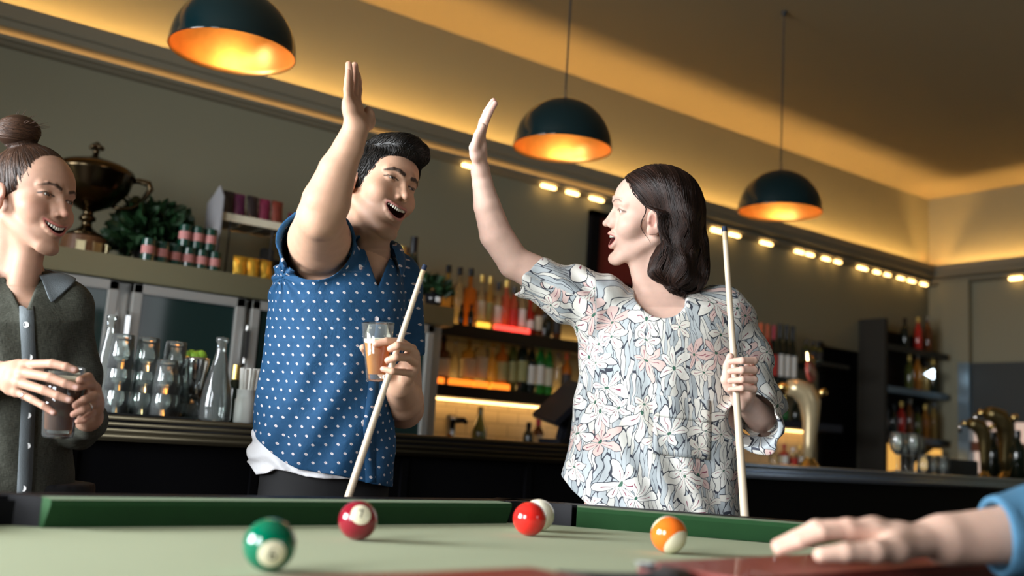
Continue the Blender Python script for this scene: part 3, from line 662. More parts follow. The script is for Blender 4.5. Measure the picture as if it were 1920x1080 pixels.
for k, (x, Y, t) in enumerate(((458, 3.13, 'frosted jar packed with white straws, front one'), )):
    q = onY(x, 790, Y); e = empty('straw_jar', (q.x, Y, ZB), t, 'straw jar')
    MB().lathe([(.001, 0), (.034, 0), (.036, .005), (.036, .075), (.033, .08), (.033, .105), (.035, .108), (.031, .108), (.030, .01)], 24).build('jar', mat('frosted_jar', (.75, .73, .70), .4, trans=.3), e, smooth=True)
    rn = random.Random(3); first_s = None
    for i in range(46):
        a = rn.uniform(0, 6.28); r_ = .022*math.sqrt(rn.random())
        s_ = MB().tube([(r_*math.cos(a), r_*math.sin(a), .02), (r_*1.5*math.cos(a), r_*1.5*math.sin(a), .175+rn.uniform(-.004, .004))], .0026, 6).build('straw', mat('straw_white', (.85, .82, .78), .5), e)
bottle((onY(434, 785, 3.28).x, 3.28, ZB), .19, .026, 'wine', 'dark', 'gold', None, 'small dark bottle with a yellow neck between the glass bottle and the straws', None, .05)
# till (seen from the back), tap and bottles
q = onY(1040, 800, 3.5); e = empty('till', (q.x+.02, 3.45, ZB), 'black touch screen till on the bar beside the blouse', 'till')
MB().box(-.09, .09, -.08, .08, 0, .02, .005).build('base', m_blackg, e)
MB().obox((0.02, 0, .09), (1, 0, 0), .04, (0, 1, 0), .03, (0.25, 0, .97), .08, .01).build('stand', m_blackg, e)
ax = Vector((.62, -.30, .73)).normalized(); ay = Vector((.3, .95, .13)); ay = (ay-ax*ay.dot(ax)).normalized(); az = ax.cross(ay)
sc_ = Vector((-.02, 0, .185))
MB().obox(sc_, ax, .12, ay, .15, az, .014, .006).build('screen_housing', m_blackg, e)
MB().obox(sc_-az*.0145, ax, .105, ay, .135, az, .001).build('screen', mat('screen_glass', (.01, .015, .03), .1, coat=1.), e)
q = onY(848, 815, 4.4); e = empty('water_tap', (q.x, 4.42, .965), 'chunky chrome tap on the back counter under the lower shelf', 'tap')
MB().lathe([(.035, 0), (.035, .01), (.026, .02), (.026, .14), (.03, .15), (.03, .175), (.001, .18)], 20).build('tap_body', m_chrome, e, smooth=True)
MB().tube([(0, 0, .15), (.06, -.03, .155), (.075, -.035, .14)], [.02, .016, .012], 10).build('spout', m_blackg, e, smooth=True)
bottle((onY(898, 815, 4.5).x, 4.5, .9655), .235, .042, 'champ', 'olive', None, None, 'empty olive green champagne bottle on the back counter against the lit tiles', 'bottles on the back counter')
bottle((onY(990, 825, 4.5).x, 4.5, .9655), .17, .03, 'wine', 'dark', 'black', None, 'short black bottle under the till screen, left one', 'bottles on the back counter')
bottle((onY(1008, 825, 4.6).x, 4.6, .9655), .20, .034, 'spirit', 'brown', 'red', 'cream', 'brown bottle with a red cap under the till screen', 'bottles on the back counter')
bottle((onY(822, 820, 4.4).x, 4.3, .9655), .08, .03, 'square', 'amber', None, None, 'short amber jar beside the chrome tap', 'bottles on the back counter')
# framed picture on the wall behind the woman's face
a_, b_, c_ = onY(1106, 392, 4.835), onY(1160, 402, 4.835), onY(1125, 510, 4.835)
zt_, zb_ = 2.555, 2.07; xl, xr = a_.x, a_.x+.50
e = empty('picture', ((xl+xr)/2, 4.835, zb_), 'dark framed deep red picture on the wall behind the profile of the woman', 'picture')
def epart(name, mb, m, e=e):
    o = mb.build(name, m); o.parent = e; o.matrix_parent_inverse = Matrix.Translation(-e.location); return o
epart('frame', MB().box(xl, xr, 4.81, 4.848, zt_-.04, zt_).box(xl, xr, 4.81, 4.848, zb_, zb_+.04).box(xl, xl+.075, 4.81, 4.848, zb_, zt_).box(xr-.075, xr, 4.81, 4.848, zb_, zt_), m_black)
epart('print', MB().box(xl+.07, xr-.07, 4.83, 4.845, zb_+.03, zt_-.03), mat('deep_red_print', (.16, .01, .012), .4))

# ================================================================== RIGHT PART OF THE BAR
setp(MB().box(5.35, 6.15, 4.5, YW, 1.50, 1.53, .003).build('wall_shelf', m_shelf), 'short black shelf with wine bottles right of the blouse sleeve', 'shelf')
setp(MB().box(5.35, 6.45, 4.5, YW, 1.245, 1.30, .003).build('wall_shelf', mat('navy_shelf', (.006, .012, .03), .4)), 'dark blue lower shelf behind the gold beer tap', 'shelf')
wn = [(1425, 'orange', 'brown', 'red', 'dark red bottle with an orange cap beside the blouse sleeve, left one'), (1437, 'orange', 'red', 'red', 'dark red bottle with an orange cap beside the blouse sleeve, second one'), (1449, 'red', 'dark', 'red', 'black bottle with a dark red cap next to the white labelled wine bottles'), (1461, 'black', 'dark', 'white', 'black wine bottle, left of the three with white labels'), (1473, 'black', 'dark', 'white', 'black wine bottle with white label, middle of the white labelled three'), (1485, 'black', 'dark', 'white', 'black wine bottle with white label, right of the white labelled three')]
for x, c, g, l, t in wn:
    q = onY(x, 700, 4.62); bottle((q.x, 4.62, 1.5305), .46 if c == 'black' else .44, .034, 'wine', g, c, l, t, 'wine bottles on the short shelf', .10)
for k, (x, g, c, h) in enumerate(((1440, 'amber', 'gold', .2), (1458, 'dark', 'silver', .19), (1470, 'green', 'gold', .17), (1492, 'dark', 'gold', .2), (1505, 'yellow', 'gold', .16))):
    q = onY(x, 780, 4.62); bottle((q.x, 4.62, 1.3005), h, .030, 'round', g, c, None, f'{dict(amber="amber", dark="black", green="green", yellow="yellow")[g]} round bottle with {c} cap behind the gold beer tap'+(', left of the green one' if k == 1 else ', right of the green one' if k == 3 else ''), 'round bottles behind the gold beer tap')
for k, x in enumerate((1512, 1524, 1534)):
    q = onY(x, 660, 4.7); bottle((q.x, 4.7, 1.76), .17, .028, 'square', 'olive', 'black', 'dark', ['dark square jar left of two on the small shelf by the doorway', 'dark square jar in the middle on the small shelf by the doorway', 'dark square jar nearest the dark doorway on the small shelf'][k], 'dark jars by the doorway')
setp(MB().box(6.25, 6.6, 4.55, YW, 1.73, 1.759, .003).build('wall_shelf', m_shelf), 'tiny dark shelf holding square jars beside the dark doorway', 'shelf')
for k, (x, g, c, l) in enumerate(((1452, 'clear', 'silver', None), (1470, 'red', 'red', 'white'), (1487, 'clear', 'white', 'red'), (1500, 'clear', 'gold', 'white'), (1512, 'dark', 'black', None))):
    q = onY(x, 850, 4.5); bottle((q.x, 4.5, .9655), .14+.02*(k % 2), .030, 'square', g, c, l, ['clear jar with a silver lid, leftmost on the lit counter by the beer tap', 'red jar with a white label on the lit counter', 'clear jar with red label and white lid on the lit counter', 'clear jar with gold lid on the lit counter', 'black jar on the lit counter just left of the beer tap'][k], 'jars on the lit back counter', .02)
# gold beer tap
def beer_tap(x, zs, label, mcol, sign=True):
    q = onY(x, 860, 3.3); e = empty('beer_tap', (q.x, 3.3, .9955), label, 'beer tap')
    dX = Vector((-.80, .59, 0))
    pts = [Vector((0, 0, 0)), Vector((0, 0, .12)), Vector((0, 0, .24))-dX*.005, Vector((0, 0, .33)), Vector((0, 0, .385))+dX*.03, Vector((0, 0, .405))+dX*.08, Vector((0, 0, .405))+dX*.12]
    MB().tube(pts, [.026, .030, .042, .056, .060, .05, .04], 18).build('column', mcol, e, smooth=True)
    MB().lathe([(.055, 0), (.05, .01), (.03, .03), (.026, .05)], 20).build('foot', m_gold2, e, smooth=True)
    MB().tube([Vector((0, 0, .405))+dX*.12, Vector((0, 0, .405))+dX*.17], [.022, .020], 12).build('collar', m_gold2, e, smooth=True)
    MB().tube([Vector((0, 0, .405))+dX*.165, Vector((0, 0, .385))+dX*.19, Vector((0, 0, .33))+dX*.19], [.014, .012, .010], 8).build('nozzle', m_chrome, e, smooth=True)
    MB().tube([Vector((0, 0, .38))-dX*.05, Vector((0, 0, .40))-dX*.085], [.022, .018], 12).build('rear_cap', m_gold2, e, smooth=True)
    if sign:
        n_ = Vector((.3, -.95, .1)).normalized(); u_ = Vector((.93, .3, -.25)).normalized(); v_ = n_.cross(u_)
        c = Vector((0, 0, .50))
        MB().lathe([(.001, -.008), (.058, -.008), (.062, -.004), (.062, .004), (.058, .008), (.001, .008)], 24, c=c, ax=n_).build('badge', mat('badge_red', (.42, .07, .05), .4), e, smooth=False)
        MB().obox(c+n_*.009, u_, .05, n_, .001, v_, .020).build('badge_panel', mat('badge_cream', (.62, .40, .32), .5), e)
        g = MB()
        for a in range(5): g.tube([c+v_*.045+u_*(a-2)*.02, c+v_*(.085+.008*(a % 2))+u_*(a-2)*.028], [.012, .007], 8)
        g.build('badge_crown', m_gold2, e)
    return e
m_gold2 = mat('polished_brass', (.70, .50, .20), .2, metal=1.)
beer_tap(1517, .42, 'curved pale gold beer tap with a red and gold badge on the bar', mat('pale_gold', (.62, .50, .30), .28, metal=.55))
# wine glasses on the bar
def wineglass(loc, label, first=[None]):
    if first[0] is None:
        pr = [(.001, 0), (.034, .0), (.034, .002), (.006, .008), (.004, .02), (.004, .085), (.012, .095), (.034, .12), (.041, .15), (.039, .185), (.034, .215), (.033, .215), (.038, .185), (.040, .15), (.033, .121), (.010, .098), (.001, .096)]
        o = MB().lathe(pr, 20).build('wine_glass', m_glass, None, loc, smooth=True); setp(o, label, 'glass', 'wine glasses on the bar'); first[0] = o; return o
    return dup(first[0], loc, None, label)
for k, (x, Y, zz) in enumerate(((1682, 3.15, 0), (1698, 3.25, 0), (1712, 3.12, 0), (1690, 3.35, 0), (1722, 3.3, 0), (1706, 3.42, 0))):
    q = onY(x, 880, Y); wineglass((q.x, Y, .9955), 'clear stemmed wine glass in the cluster on the far bar, ' + ['front left', 'middle', 'front right', 'back left', 'far right', 'at the very back'][k])
tg2 = None
for k, (x, Y) in enumerate(((1732, 3.10), (1752, 3.16), (1768, 3.08), (1752, 3.32))):
    q = onY(x, 885, Y); loc = (q.x, Y, .9955); lab = 'small clear tumbler beside the wine glasses on the far bar, ' + ['first', 'second', 'third', 'rear one'][k] + (' from the left' if k < 3 else '')
    o = dup(tg, loc, None, lab, 'small tumblers on the far bar')
# tall shelf unit in the far corner
e = empty('shelf_unit', (7.6, 4.6, 0), 'tall dark shelf unit in the far corner with a blue lit shelf', 'shelf unit')
def epart2(name, mb, m, e=e, **k):
    o = mb.build(name, m, **k); o.parent = e; o.matrix_parent_inverse = Matrix.Translation(-e.location); return o
epart2('side_panel', MB().box(7.14, 7.18, 4.60, YW-.01, 0, 2.20).box(7.18, 7.44, 4.79, 4.80, .95, 2.20), mat('charcoal_panel', (.025, .023, .019), .7, spec=.2))
epart2('back_panel', MB().box(7.42, 8.08, 4.82, 4.835, .9, 2.15), m_black)
for zz, m in ((2.0, m_shelf), (1.66, mat('blue_lit_shelf', (.10, .16, .22), .3)), (1.27, m_shelf)): epart2('shelf', MB().box(7.18, 8.08, 4.60, 4.82, zz-.05, zz, .003), m)  # blue light falling on the middle shelf is put into its colour
epart2('cupboard', MB().box(7.18, 8.08, 4.60, 4.82, 0, .95), m_black)
k = 0
desc = ['leftmost', 'second from the left', 'third from the left', 'fourth from the left', 'fifth from the left', 'sixth from the left', 'seventh from the left']
for zz, xs, nm in ((2.0005, (7.55, 7.75, 7.9), 'top'), (1.6605, (7.62, 7.74, 7.86, 7.98), 'blue lit'), (1.2705, (7.26, 7.38, 7.50, 7.62, 7.74, 7.86, 7.98), 'lower')):
    for i, x in enumerate(xs):
        g = ['dark', 'red', 'brown', 'olive', 'amber', 'yellow', 'dark'][(k*3+i) % 7]
        bottle((x, 4.68, zz), .25+.03*((k+i) % 3), .034, 'wine', g, ['black', 'gold', 'silver'][(i+k) % 3], None, f'{dict(dark="black", red="dark red", brown="brown", olive="olive", amber="amber", yellow="yellow")[g]} bottle, {desc[i]} on the {nm} shelf of the corner unit', 'bottles in the corner shelf unit')
    k += 1
m_cab = mat('small_shelf_lamp', (1, 1, 1), .4, emit=(.75, .9, 1), es=5.)
setp(MB().prism([(-.12, 0, 0), (.0, 0, .05), (.0, 0, -.03)], (0, 0, 0), (0, .02, 0)).build('spot_lamp', m_cab, None, (onY(1752, 700, 4.58).x, 4.58, 1.80)), 'small cold white wedge lamp glowing inside the corner shelf unit', 'lamp')
m_lit = mat('lit_amber_panel', (1, .6, .2), .5, emit=(1, .50, .10), es=.75)
a_ = onY(1690, 800, 4.4); 
setp(MB().box(7.20, 7.36, 4.605, 4.63, .951, 1.20).build('lit_panel', m_lit), 'glowing amber panel behind the wine glasses', 'light panel')
setp(MB().prism([(7.62, 4.605, .951), (7.98, 4.605, .951), (7.98, 4.605, 1.19), (7.90, 4.605, 1.19), (7.62, 4.605, 1.06)], (0, 0, 0), (0, .025, 0)).build('lit_panel', m_lit), 'glowing amber panel right of the dark napkin holder', 'light panel')
setp(MB().box(-.16, .14, -.07, .07, 0, .09, .004).build('box', mat('navy_box', (.012, .02, .035), .5), None, (onY(1790, 880, 3.2).x, 3.2, .9955)), 'dark navy box on the far bar right of the tumblers', 'box')
# steel post and hatch on the right wall
p0_, p1_ = onX(1800, 700, 8.14), onX(1821, 700, 8.14)
setp(MB().box(8.10, 8.19, p1_.y, p0_.y, 0, 1.93, .004).build('steel_post', mat('blue_steel', (.22, .30, .36), .35, metal=.7)), 'pale blue steel post at the right end of the back bar', 'post')
e = empty('serving_hatch', (8.19, 4.1, 1.0), 'dark framed serving hatch with pale lit room behind, right edge of the photo', 'hatch')
yA = onX(1824, 800, 8.17).y; yB = onX(1935, 800, 8.17).y
def epart3(name, mb, m): 
    o = mb.build(name, m); o.parent = e; o.matrix_parent_inverse = Matrix.Translation(-e.location); return o
epart3('hatch_header', MB().box(8.15, 8.19, yB, yA, 1.45, 1.93), mat('hatch_dark', (.03, .035, .035), .5)); epart3('hatch_sill', MB().box(8.15, 8.19, yB, yA, .9, .99), MATS['hatch_dark'])
m_pale = mat('hatch_pale', (.75, .55, .45), .6, emit=(1, .72, .58), es=.38)
epart3('lit_opening', MB().box(8.18, 8.188, yA-.19, yA, 1.27, 1.44).box(8.18, 8.188, yB, yB+.14, 1.27, 1.44).box(8.18, 8.188, yA-.26, yA, 1.0, 1.19), m_pale)
epart3('hatch_shelf', MB().box(8.14, 8.188, yB, yA, 1.19, 1.27), mat('red_brown', (.16, .045, .02), .5))
epart3('hatch_dark_back', MB().box(8.184, 8.19, yB, yA, .99, 1.45), m_black)
beer_tap(1884, .3, 'dark bronze beer tap at the far right edge of the bar', mat('dark_brass', (.16, .12, .05), .3, metal=.8), False)
beer_tap(1845, .3, 'dark bronze beer tap left of the one at the far right edge', MATS['dark_brass'], False).scale = (.8, .8, .8)
for k, (x, Y) in enumerate(((1862, 3.5), (1908, 3.2))):
    q = onY(x, 880, Y); bottle((q.x, Y, .9955), .3, .05, 'wine', 'dark', 'black', None, ['black bottle between the two dark beer taps', 'black bottle at the right edge of the photo on the bar'][k], 'black bottles by the dark beer taps')
# ================================================================== IMPLICIT-SURFACE MODELLER
f32 = np.float32
def nrm(v): v = np.asarray(v, float); return v/np.linalg.norm(v)
def smin(a, b, k):
    h = np.clip(.5+.5*(a-b)/k, 0, 1); return a*(1-h)+b*h-k*h*(1-h)
def smax(a, b, k): return -smin(-a, -b, k)
class Sdf:
    def __init__(s): s.p = []
    def add(s, fn, c, r, k=.01, op='u'): s.p.append((fn, np.asarray(c, f32), float(r), float(k), op))
    def cap(s, a, b, ra, rb=None, k=.01, op='u'):
        rb = ra if rb is None else rb; a = np.asarray(a, f32); b = np.asarray(b, f32); ab = b-a; L2 = float(ab@ab)+1e-12
        def fn(p):
            t = np.clip((p-a)@ab/L2, 0, 1); q = p-a-t[:, None]*ab; return np.sqrt((q*q).sum(1))-(ra+(rb-ra)*t)
        s.add(fn, (a+b)/2, math.sqrt(L2)/2+max(ra, rb), k, op)
    def capcut(s, a, b, ra, rb, pc, pn, k=.01):
        a = np.asarray(a, f32); b = np.asarray(b, f32); ab = b-a; L2 = float(ab@ab)+1e-12; pc = np.asarray(pc, f32); pn = nrm(pn).astype(f32)
        def fn(p):
            t = np.clip((p-a)@ab/L2, 0, 1); q = p-a-t[:, None]*ab; return np.maximum(np.sqrt((q*q).sum(1))-(ra+(rb-ra)*t), (p-pc)@pn)
        s.add(fn, (a+b)/2, math.sqrt(L2)/2+max(ra, rb), k, 'u')
    def ell(s, c, r, fr=None, k=.01, op='u'):
        c = np.asarray(c, f32); r = np.asarray(r, f32); fr = None if fr is None else np.asarray(fr, f32)
        def fn(p):
            q = p-c
            if fr is not None: q = q@fr
            a = np.sqrt(((q/r)**2).sum(1)); b = np.sqrt(((q/(r*r))**2).sum(1))+1e-9; return a*(a-1)/b
        s.add(fn, c, r.max(), k, op)
    def chain(s, pts, rad, k=.006, op='u'):
        for i in range(len(pts)-1): s.cap(pts[i], pts[i+1], rad[i], rad[i+1], k, op)
    def loft(s, st, k=.02, op='u', off=0., rot=0.):
        """st: rows (Y, cx, cz, rx, rz) with Y descending or ascending; ellipses in the X-Z plane, rotated by rot"""
        st = np.array(sorted(st, key=lambda q: q[0]), f32); Y = st[:, 0]; c_, s_ = math.cos(rot), math.sin(rot)
        def fn(p):
            y = p[:, 1]; yc = np.clip(y, Y[0], Y[-1])
            cx = np.interp(yc, Y, st[:, 1]); cz = np.interp(yc, Y, st[:, 2]); rx = np.interp(yc, Y, st[:, 3])+off; rz = np.interp(yc, Y, st[:, 4])+off
            x = p[:, 0]-cx; z_ = p[:, 2]-cz; x, z_ = x*c_+z_*s_, -x*s_+z_*c_
            a = np.sqrt((x/rx)**2+(z_/rz)**2)+1e-9; b = np.sqrt((x/rx**2)**2+(z_/rz**2)**2)+1e-9
            d = a*(a-1)/b; dy = np.abs(y-yc); return np.where(dy > 0, np.maximum(d, 0)*.7+dy, d).astype(f32)
        cc = np.array([st[:, 1].mean(), (Y[0]+Y[-1])/2, st[:, 2].mean()]); s.add(fn, cc, math.hypot((Y[-1]-Y[0])/2, float(max(st[:, 3].max(), st[:, 4].max())))+.15+off, k, op)
    def fn(s, f, op='clip', c=(0, 0, 0), r=99., k=.001): s.add(f, c, r, k, op)
    def ev(s, pts, cen, brad):
        B, n, _ = pts.shape; d = np.full((B, n), .1, f32)
        for fn, c, r, k, op in s.p:
            m = np.nonzero(((cen-c)**2).sum(1) < (r+brad+.03+k)**2)[0]
            if len(m) == 0: continue
            q = pts[m].reshape(-1, 3); v = fn(q).reshape(len(m), n).astype(f32); a = d[m]
            if op == 'u': d[m] = smin(a, v, k)
            elif op == 's': d[m] = smax(a, -v, k)
            elif op == 'clip': d[m] = smax(a, v, k)
            elif op == 'disp': d[m] = a+v
            elif op == 'shell': d[m] = np.maximum(a, -(a+v))
        return d
    def mesh(s, lo, hi, h):
        lo = np.asarray(lo, float); hi = np.asarray(hi, float); nb = np.ceil((hi-lo)/(8*h)).astype(int)
        g = np.stack(np.meshgrid(*[np.arange(n) for n in nb], indexing='ij'), -1).reshape(-1, 3)
        cen = (lo+(g*8+4)*h).astype(f32); d = np.empty(len(g), f32)
        for i in range(0, len(g), 40000): d[i:i+40000] = s.ev(cen[i:i+40000, None, :], cen[i:i+40000], .012)[:, 0]
        act = np.abs(d) < 8*h*1.55; g = g[act]; cen = cen[act]
        loc = np.stack(np.meshgrid(*[np.arange(9)]*3, indexing='ij'), -1).reshape(-1, 3)
        NB = nb*8+2
        keyf = lambda c: (c[..., 0].astype(np.int64)*NB[1]+c[..., 1])*NB[2]+c[..., 2]
        vk, vp, qd = [], [], []
        for i in range(0, len(g), 1500):
            gg = g[i:i+1500]; gi = gg[:, None, :]*8+loc[None]; pts = (lo+gi*h).astype(f32)
            D = s.ev(pts, cen[i:i+1500], 8*h*.87).reshape(-1, 9, 9, 9); D = np.where(D == 0, 1e-7, D); I = D < 0
            C = [D[:, a:a+8, b:b+8, c:c+8] for a in (0, 1) for b in (0, 1) for c in (0, 1)]
            neg = sum((c < 0).astype(np.int8) for c in C); ac = np.nonzero((neg > 0) & (neg < 8))
            if len(ac[0]) == 0: continue
            cv = np.stack([c[ac] for c in C], 1); acc = np.zeros((len(cv), 3)); cnt = np.zeros(len(cv))
            for a in range(8):
                for ax_, bit in ((0, 4), (1, 2), (2, 1)):
                    if a & bit: continue
                    b = a | bit; m = (cv[:, a] < 0) != (cv[:, b] < 0)
                    t = np.where(m, cv[:, a]/(cv[:, a]-cv[:, b]+1e-20*(~m)), 0) if m.any() else np.zeros(len(cv))
                    pa = np.array([(a >> 2) & 1, (a >> 1) & 1, a & 1], float)
                    pt = np.tile(pa, (len(cv), 1)); pt[:, ax_] += t; acc += pt*m[:, None]; cnt += m
            ci = gg[ac[0]]*8+np.stack(ac[1:], 1); vk.append(keyf(ci)); vp.append(lo+(ci+acc/cnt[:, None])*h)
            for ax_ in range(3):
                sl = [slice(0, 8)]*3; s2 = list(sl); s2[ax_] = slice(1, 9)
                A_ = I[(slice(None), *sl)]; B_ = I[(slice(None), *s2)]; e = np.nonzero(A_ != B_); 
                if len(e[0]) == 0: continue
                ci = gg[e[0]]*8+np.stack(e[1:], 1); u = np.zeros(3, int); v = np.zeros(3, int); u[(ax_+1) % 3] = 1; v[(ax_+2) % 3] = 1
                q = np.stack([keyf(ci), keyf(ci-u), keyf(ci-u-v), keyf(ci-v)], 1); fl = A_[e]; q[~fl] = q[~fl][:, ::-1]; qd.append(q)
        vk = np.concatenate(vk); vp = np.concatenate(vp); qd = np.concatenate(qd)
        o = np.argsort(vk); vk = vk[o]; vp = vp[o]; ix = np.searchsorted(vk, qd); ix = np.clip(ix, 0, len(vk)-1); ok = (vk[ix] == qd).all(1)
        return vp, ix[ok]
def C3(x, y, d): return np.array([(x-960)/F*d, (540-y)/F*d, d])          # photo pixel + distance -> camera-frame metres
RM = np.stack([CR, CU, FW])                                               # camera frame -> place
def toW(v): return np.asarray(v)@RM+CC
def mesh_from(name, V, Q, m, parent=None, origin=(0, 0, 0), cols=None, puv=None, smooth=True):
    V = toW(V)-np.asarray(origin); me = bpy.data.meshes.new(name)
    me.vertices.add(len(V)); me.vertices.foreach_set('co', V.astype(f32).ravel())
    k = Q.shape[1]; me.loops.add(Q.size); me.loops.foreach_set('vertex_index', Q.astype(np.int32).ravel())
    me.polygons.add(len(Q)); me.polygons.foreach_set('loop_start', np.arange(0, Q.size, k, dtype=np.int32)); me.polygons.foreach_set('loop_total', np.full(len(Q), k, np.int32))
    me.update(calc_edges=True); me.validate()
    me.polygons.foreach_set('use_smooth', np.full(len(me.polygons), smooth))
    if cols is not None:
        a = me.color_attributes.new('col', 'FLOAT_COLOR', 'POINT'); c = np.ones((len(V), 4), f32); c[:, :3] = cols; a.data.foreach_set('color', c.ravel())
    if puv is not None:
        a = me.attributes.new('puv', 'FLOAT_VECTOR', 'POINT'); c = np.zeros((len(V), 3), f32); c[:, :2] = puv; a.data.foreach_set('vector', c.ravel())
    o = bpy.data.objects.new(name, me); COL.objects.link(o)
    for mm in (m if isinstance(m, (list, tuple)) else [m]): me.materials.append(mm)
    if parent is not None: o.parent = parent
    else: o.location = origin
    return o
def noise3(p, sc, seed=0):
    rs = np.random.RandomState(seed); out = 0.
    for i in range(5):
        w = rs.normal(size=3); w = w/np.linalg.norm(w)*sc*(1+.45*i); out = out+np.sin(p@w.astype(f32)+rs.uniform(0, 6.28)+1.5*np.sin(p@(rs.normal(size=3)*sc*.4).astype(f32)))/(1+.5*i)
    return out/2.6

# ---- materials that read vertex data
def skinmat():
    m = mat('skin', (.6, .4, .3), .56, sss=.18, spec=.32); nt, b = nodes(m)
    a = nt.nodes.new('ShaderNodeVertexColor'); a.layer_name = 'col'
    n = nt.nodes.new('ShaderNodeTexNoise'); n.inputs['Scale'].default_value = 55; n.inputs['Detail'].default_value = 6
    tc = nt.nodes.new('ShaderNodeTexCoord'); nt.links.new(tc.outputs['Object'], n.inputs['Vector'])
    mr = nt.nodes.new('ShaderNodeMapRange'); mr.inputs[3].default_value = .88; mr.inputs[4].default_value = 1.10; nt.links.new(n.outputs['Fac'], mr.inputs[0])
    mx = nt.nodes.new('ShaderNodeVectorMath'); mx.operation = 'SCALE'; nt.links.new(a.outputs[0], mx.inputs[0]); nt.links.new(mr.outputs[0], mx.inputs['Scale']); nt.links.new(mx.outputs[0], b.inputs['Base Color'])
    n2 = nt.nodes.new('ShaderNodeTexNoise'); n2.inputs['Scale'].default_value = 600; nt.links.new(tc.outputs['Object'], n2.inputs['Vector'])
    bp = nt.nodes.new('ShaderNodeBump'); bp.inputs['Strength'].default_value = .12; bp.inputs['Distance'].default_value = .001; nt.links.new(n2.outputs['Fac'], bp.inputs['Height']); nt.links.new(bp.outputs[0], b.inputs['Normal'])
    return m
m_skin = skinmat()
def hairmat(name, col, col2):
    m = mat(name, col, .46, spec=.3); nt, b = nodes(m); a = nt.nodes.new('ShaderNodeVertexColor'); a.layer_name = 'col'; mx = nt.nodes.new('ShaderNodeMixRGB'); mx.inputs[1].default_value = (*col, 1); mx.inputs[2].default_value = (*col2, 1)
    nt.links.new(a.outputs[0], mx.inputs[0]); nt.links.new(mx.outputs[0], b.inputs['Base Color']); return m
def mathn(nt, op, a, b=None, c=None):
    n = nt.nodes.new('ShaderNodeMath'); n.operation = op
    for i, v in enumerate((a, b, c)):
        if v is None: continue
        if isinstance(v, (int, float)): n.inputs[i].default_value = v
        else: nt.links.new(v, n.inputs[i])
    return n.outputs[0]
def mixn(nt, fac, a, b):
    n = nt.nodes.new('ShaderNodeMixRGB')
    for i, v in ((0, fac), (1, a), (2, b)):
        if isinstance(v, (int, float)): n.inputs[i].default_value = v
        elif isinstance(v, tuple): n.inputs[i].default_value = (*v, 1)
        else: nt.links.new(v, n.inputs[i])
    return n.outputs[0]
def puvn(nt):
    a = nt.nodes.new('ShaderNodeAttribute'); a.attribute_name = 'puv'; s = nt.nodes.new('ShaderNodeSeparateXYZ'); nt.links.new(a.outputs['Vector'], s.inputs[0]); return a.outputs['Vector'], s.outputs[0], s.outputs[1]
def fabric_bump(nt, b, scale=220., strength=.25, folds=.0):
    tc = nt.nodes.new('ShaderNodeTexCoord'); n = nt.nodes.new('ShaderNodeTexNoise'); n.inputs['Scale'].default_value = scale; nt.links.new(tc.outputs['Object'], n.inputs['Vector'])
    n2 = nt.nodes.new('ShaderNodeTexNoise'); n2.inputs['Scale'].default_value = 16; n2.inputs['Detail'].default_value = 4; n2.inputs['Distortion'].default_value = 1.2; nt.links.new(tc.outputs['Object'], n2.inputs['Vector'])
    h = mathn(nt, 'ADD', mathn(nt, 'MULTIPLY', n.outputs['Fac'], .15), mathn(nt, 'MULTIPLY', n2.outputs['Fac'], 1.))
    bp = nt.nodes.new('ShaderNodeBump'); bp.inputs['Strength'].default_value = strength; bp.inputs['Distance'].default_value = .012; nt.links.new(h, bp.inputs['Height']); nt.links.new(bp.outputs[0], b.inputs['Normal'])
def dotmat():
    m = mat('blue_dotted_cotton', (.02, .08, .2), .75, spec=.25); nt, b = nodes(m); v, u_, v_ = puvn(nt)
    U_ = mathn(nt, 'DIVIDE', u_, .034); V_ = mathn(nt, 'DIVIDE', v_, .0195)
    row = mathn(nt, 'FLOOR', V_); off = mathn(nt, 'MULTIPLY', mathn(nt, 'MODULO', mathn(nt, 'ABSOLUTE', row), 2.), .5)
    fx = mathn(nt, 'SUBTRACT', mathn(nt, 'FRACT', mathn(nt, 'ADD', U_, off)), .5); fy = mathn(nt, 'SUBTRACT', mathn(nt, 'FRACT', V_), .5)
    sk = mathn(nt, 'ADD', fy, mathn(nt, 'MULTIPLY', fx, .35))
    e = mathn(nt, 'ADD', mathn(nt, 'POWER', mathn(nt, 'ABSOLUTE', mathn(nt, 'DIVIDE', fx, .128)), 1.6), mathn(nt, 'POWER', mathn(nt, 'ABSOLUTE', mathn(nt, 'DIVIDE', sk, .150)), 1.6))
    inside = mathn(nt, 'LESS_THAN', e, 1.); core = mathn(nt, 'LESS_THAN', e, .25)
    n = nt.nodes.new('ShaderNodeTexNoise'); n.inputs['Scale'].default_value = 60; nt.links.new(v, n.inputs['Vector'])
    base = mixn(nt, n.outputs['Fac'], (.010, .052, .125), (.020, .085, .19))
    dot = mixn(nt, core, (.62, .60, .62), (.50, .34, .33)); nt.links.new(mixn(nt, inside, base, dot), b.inputs['Base Color']); fabric_bump(nt, b, 300, .3); return m
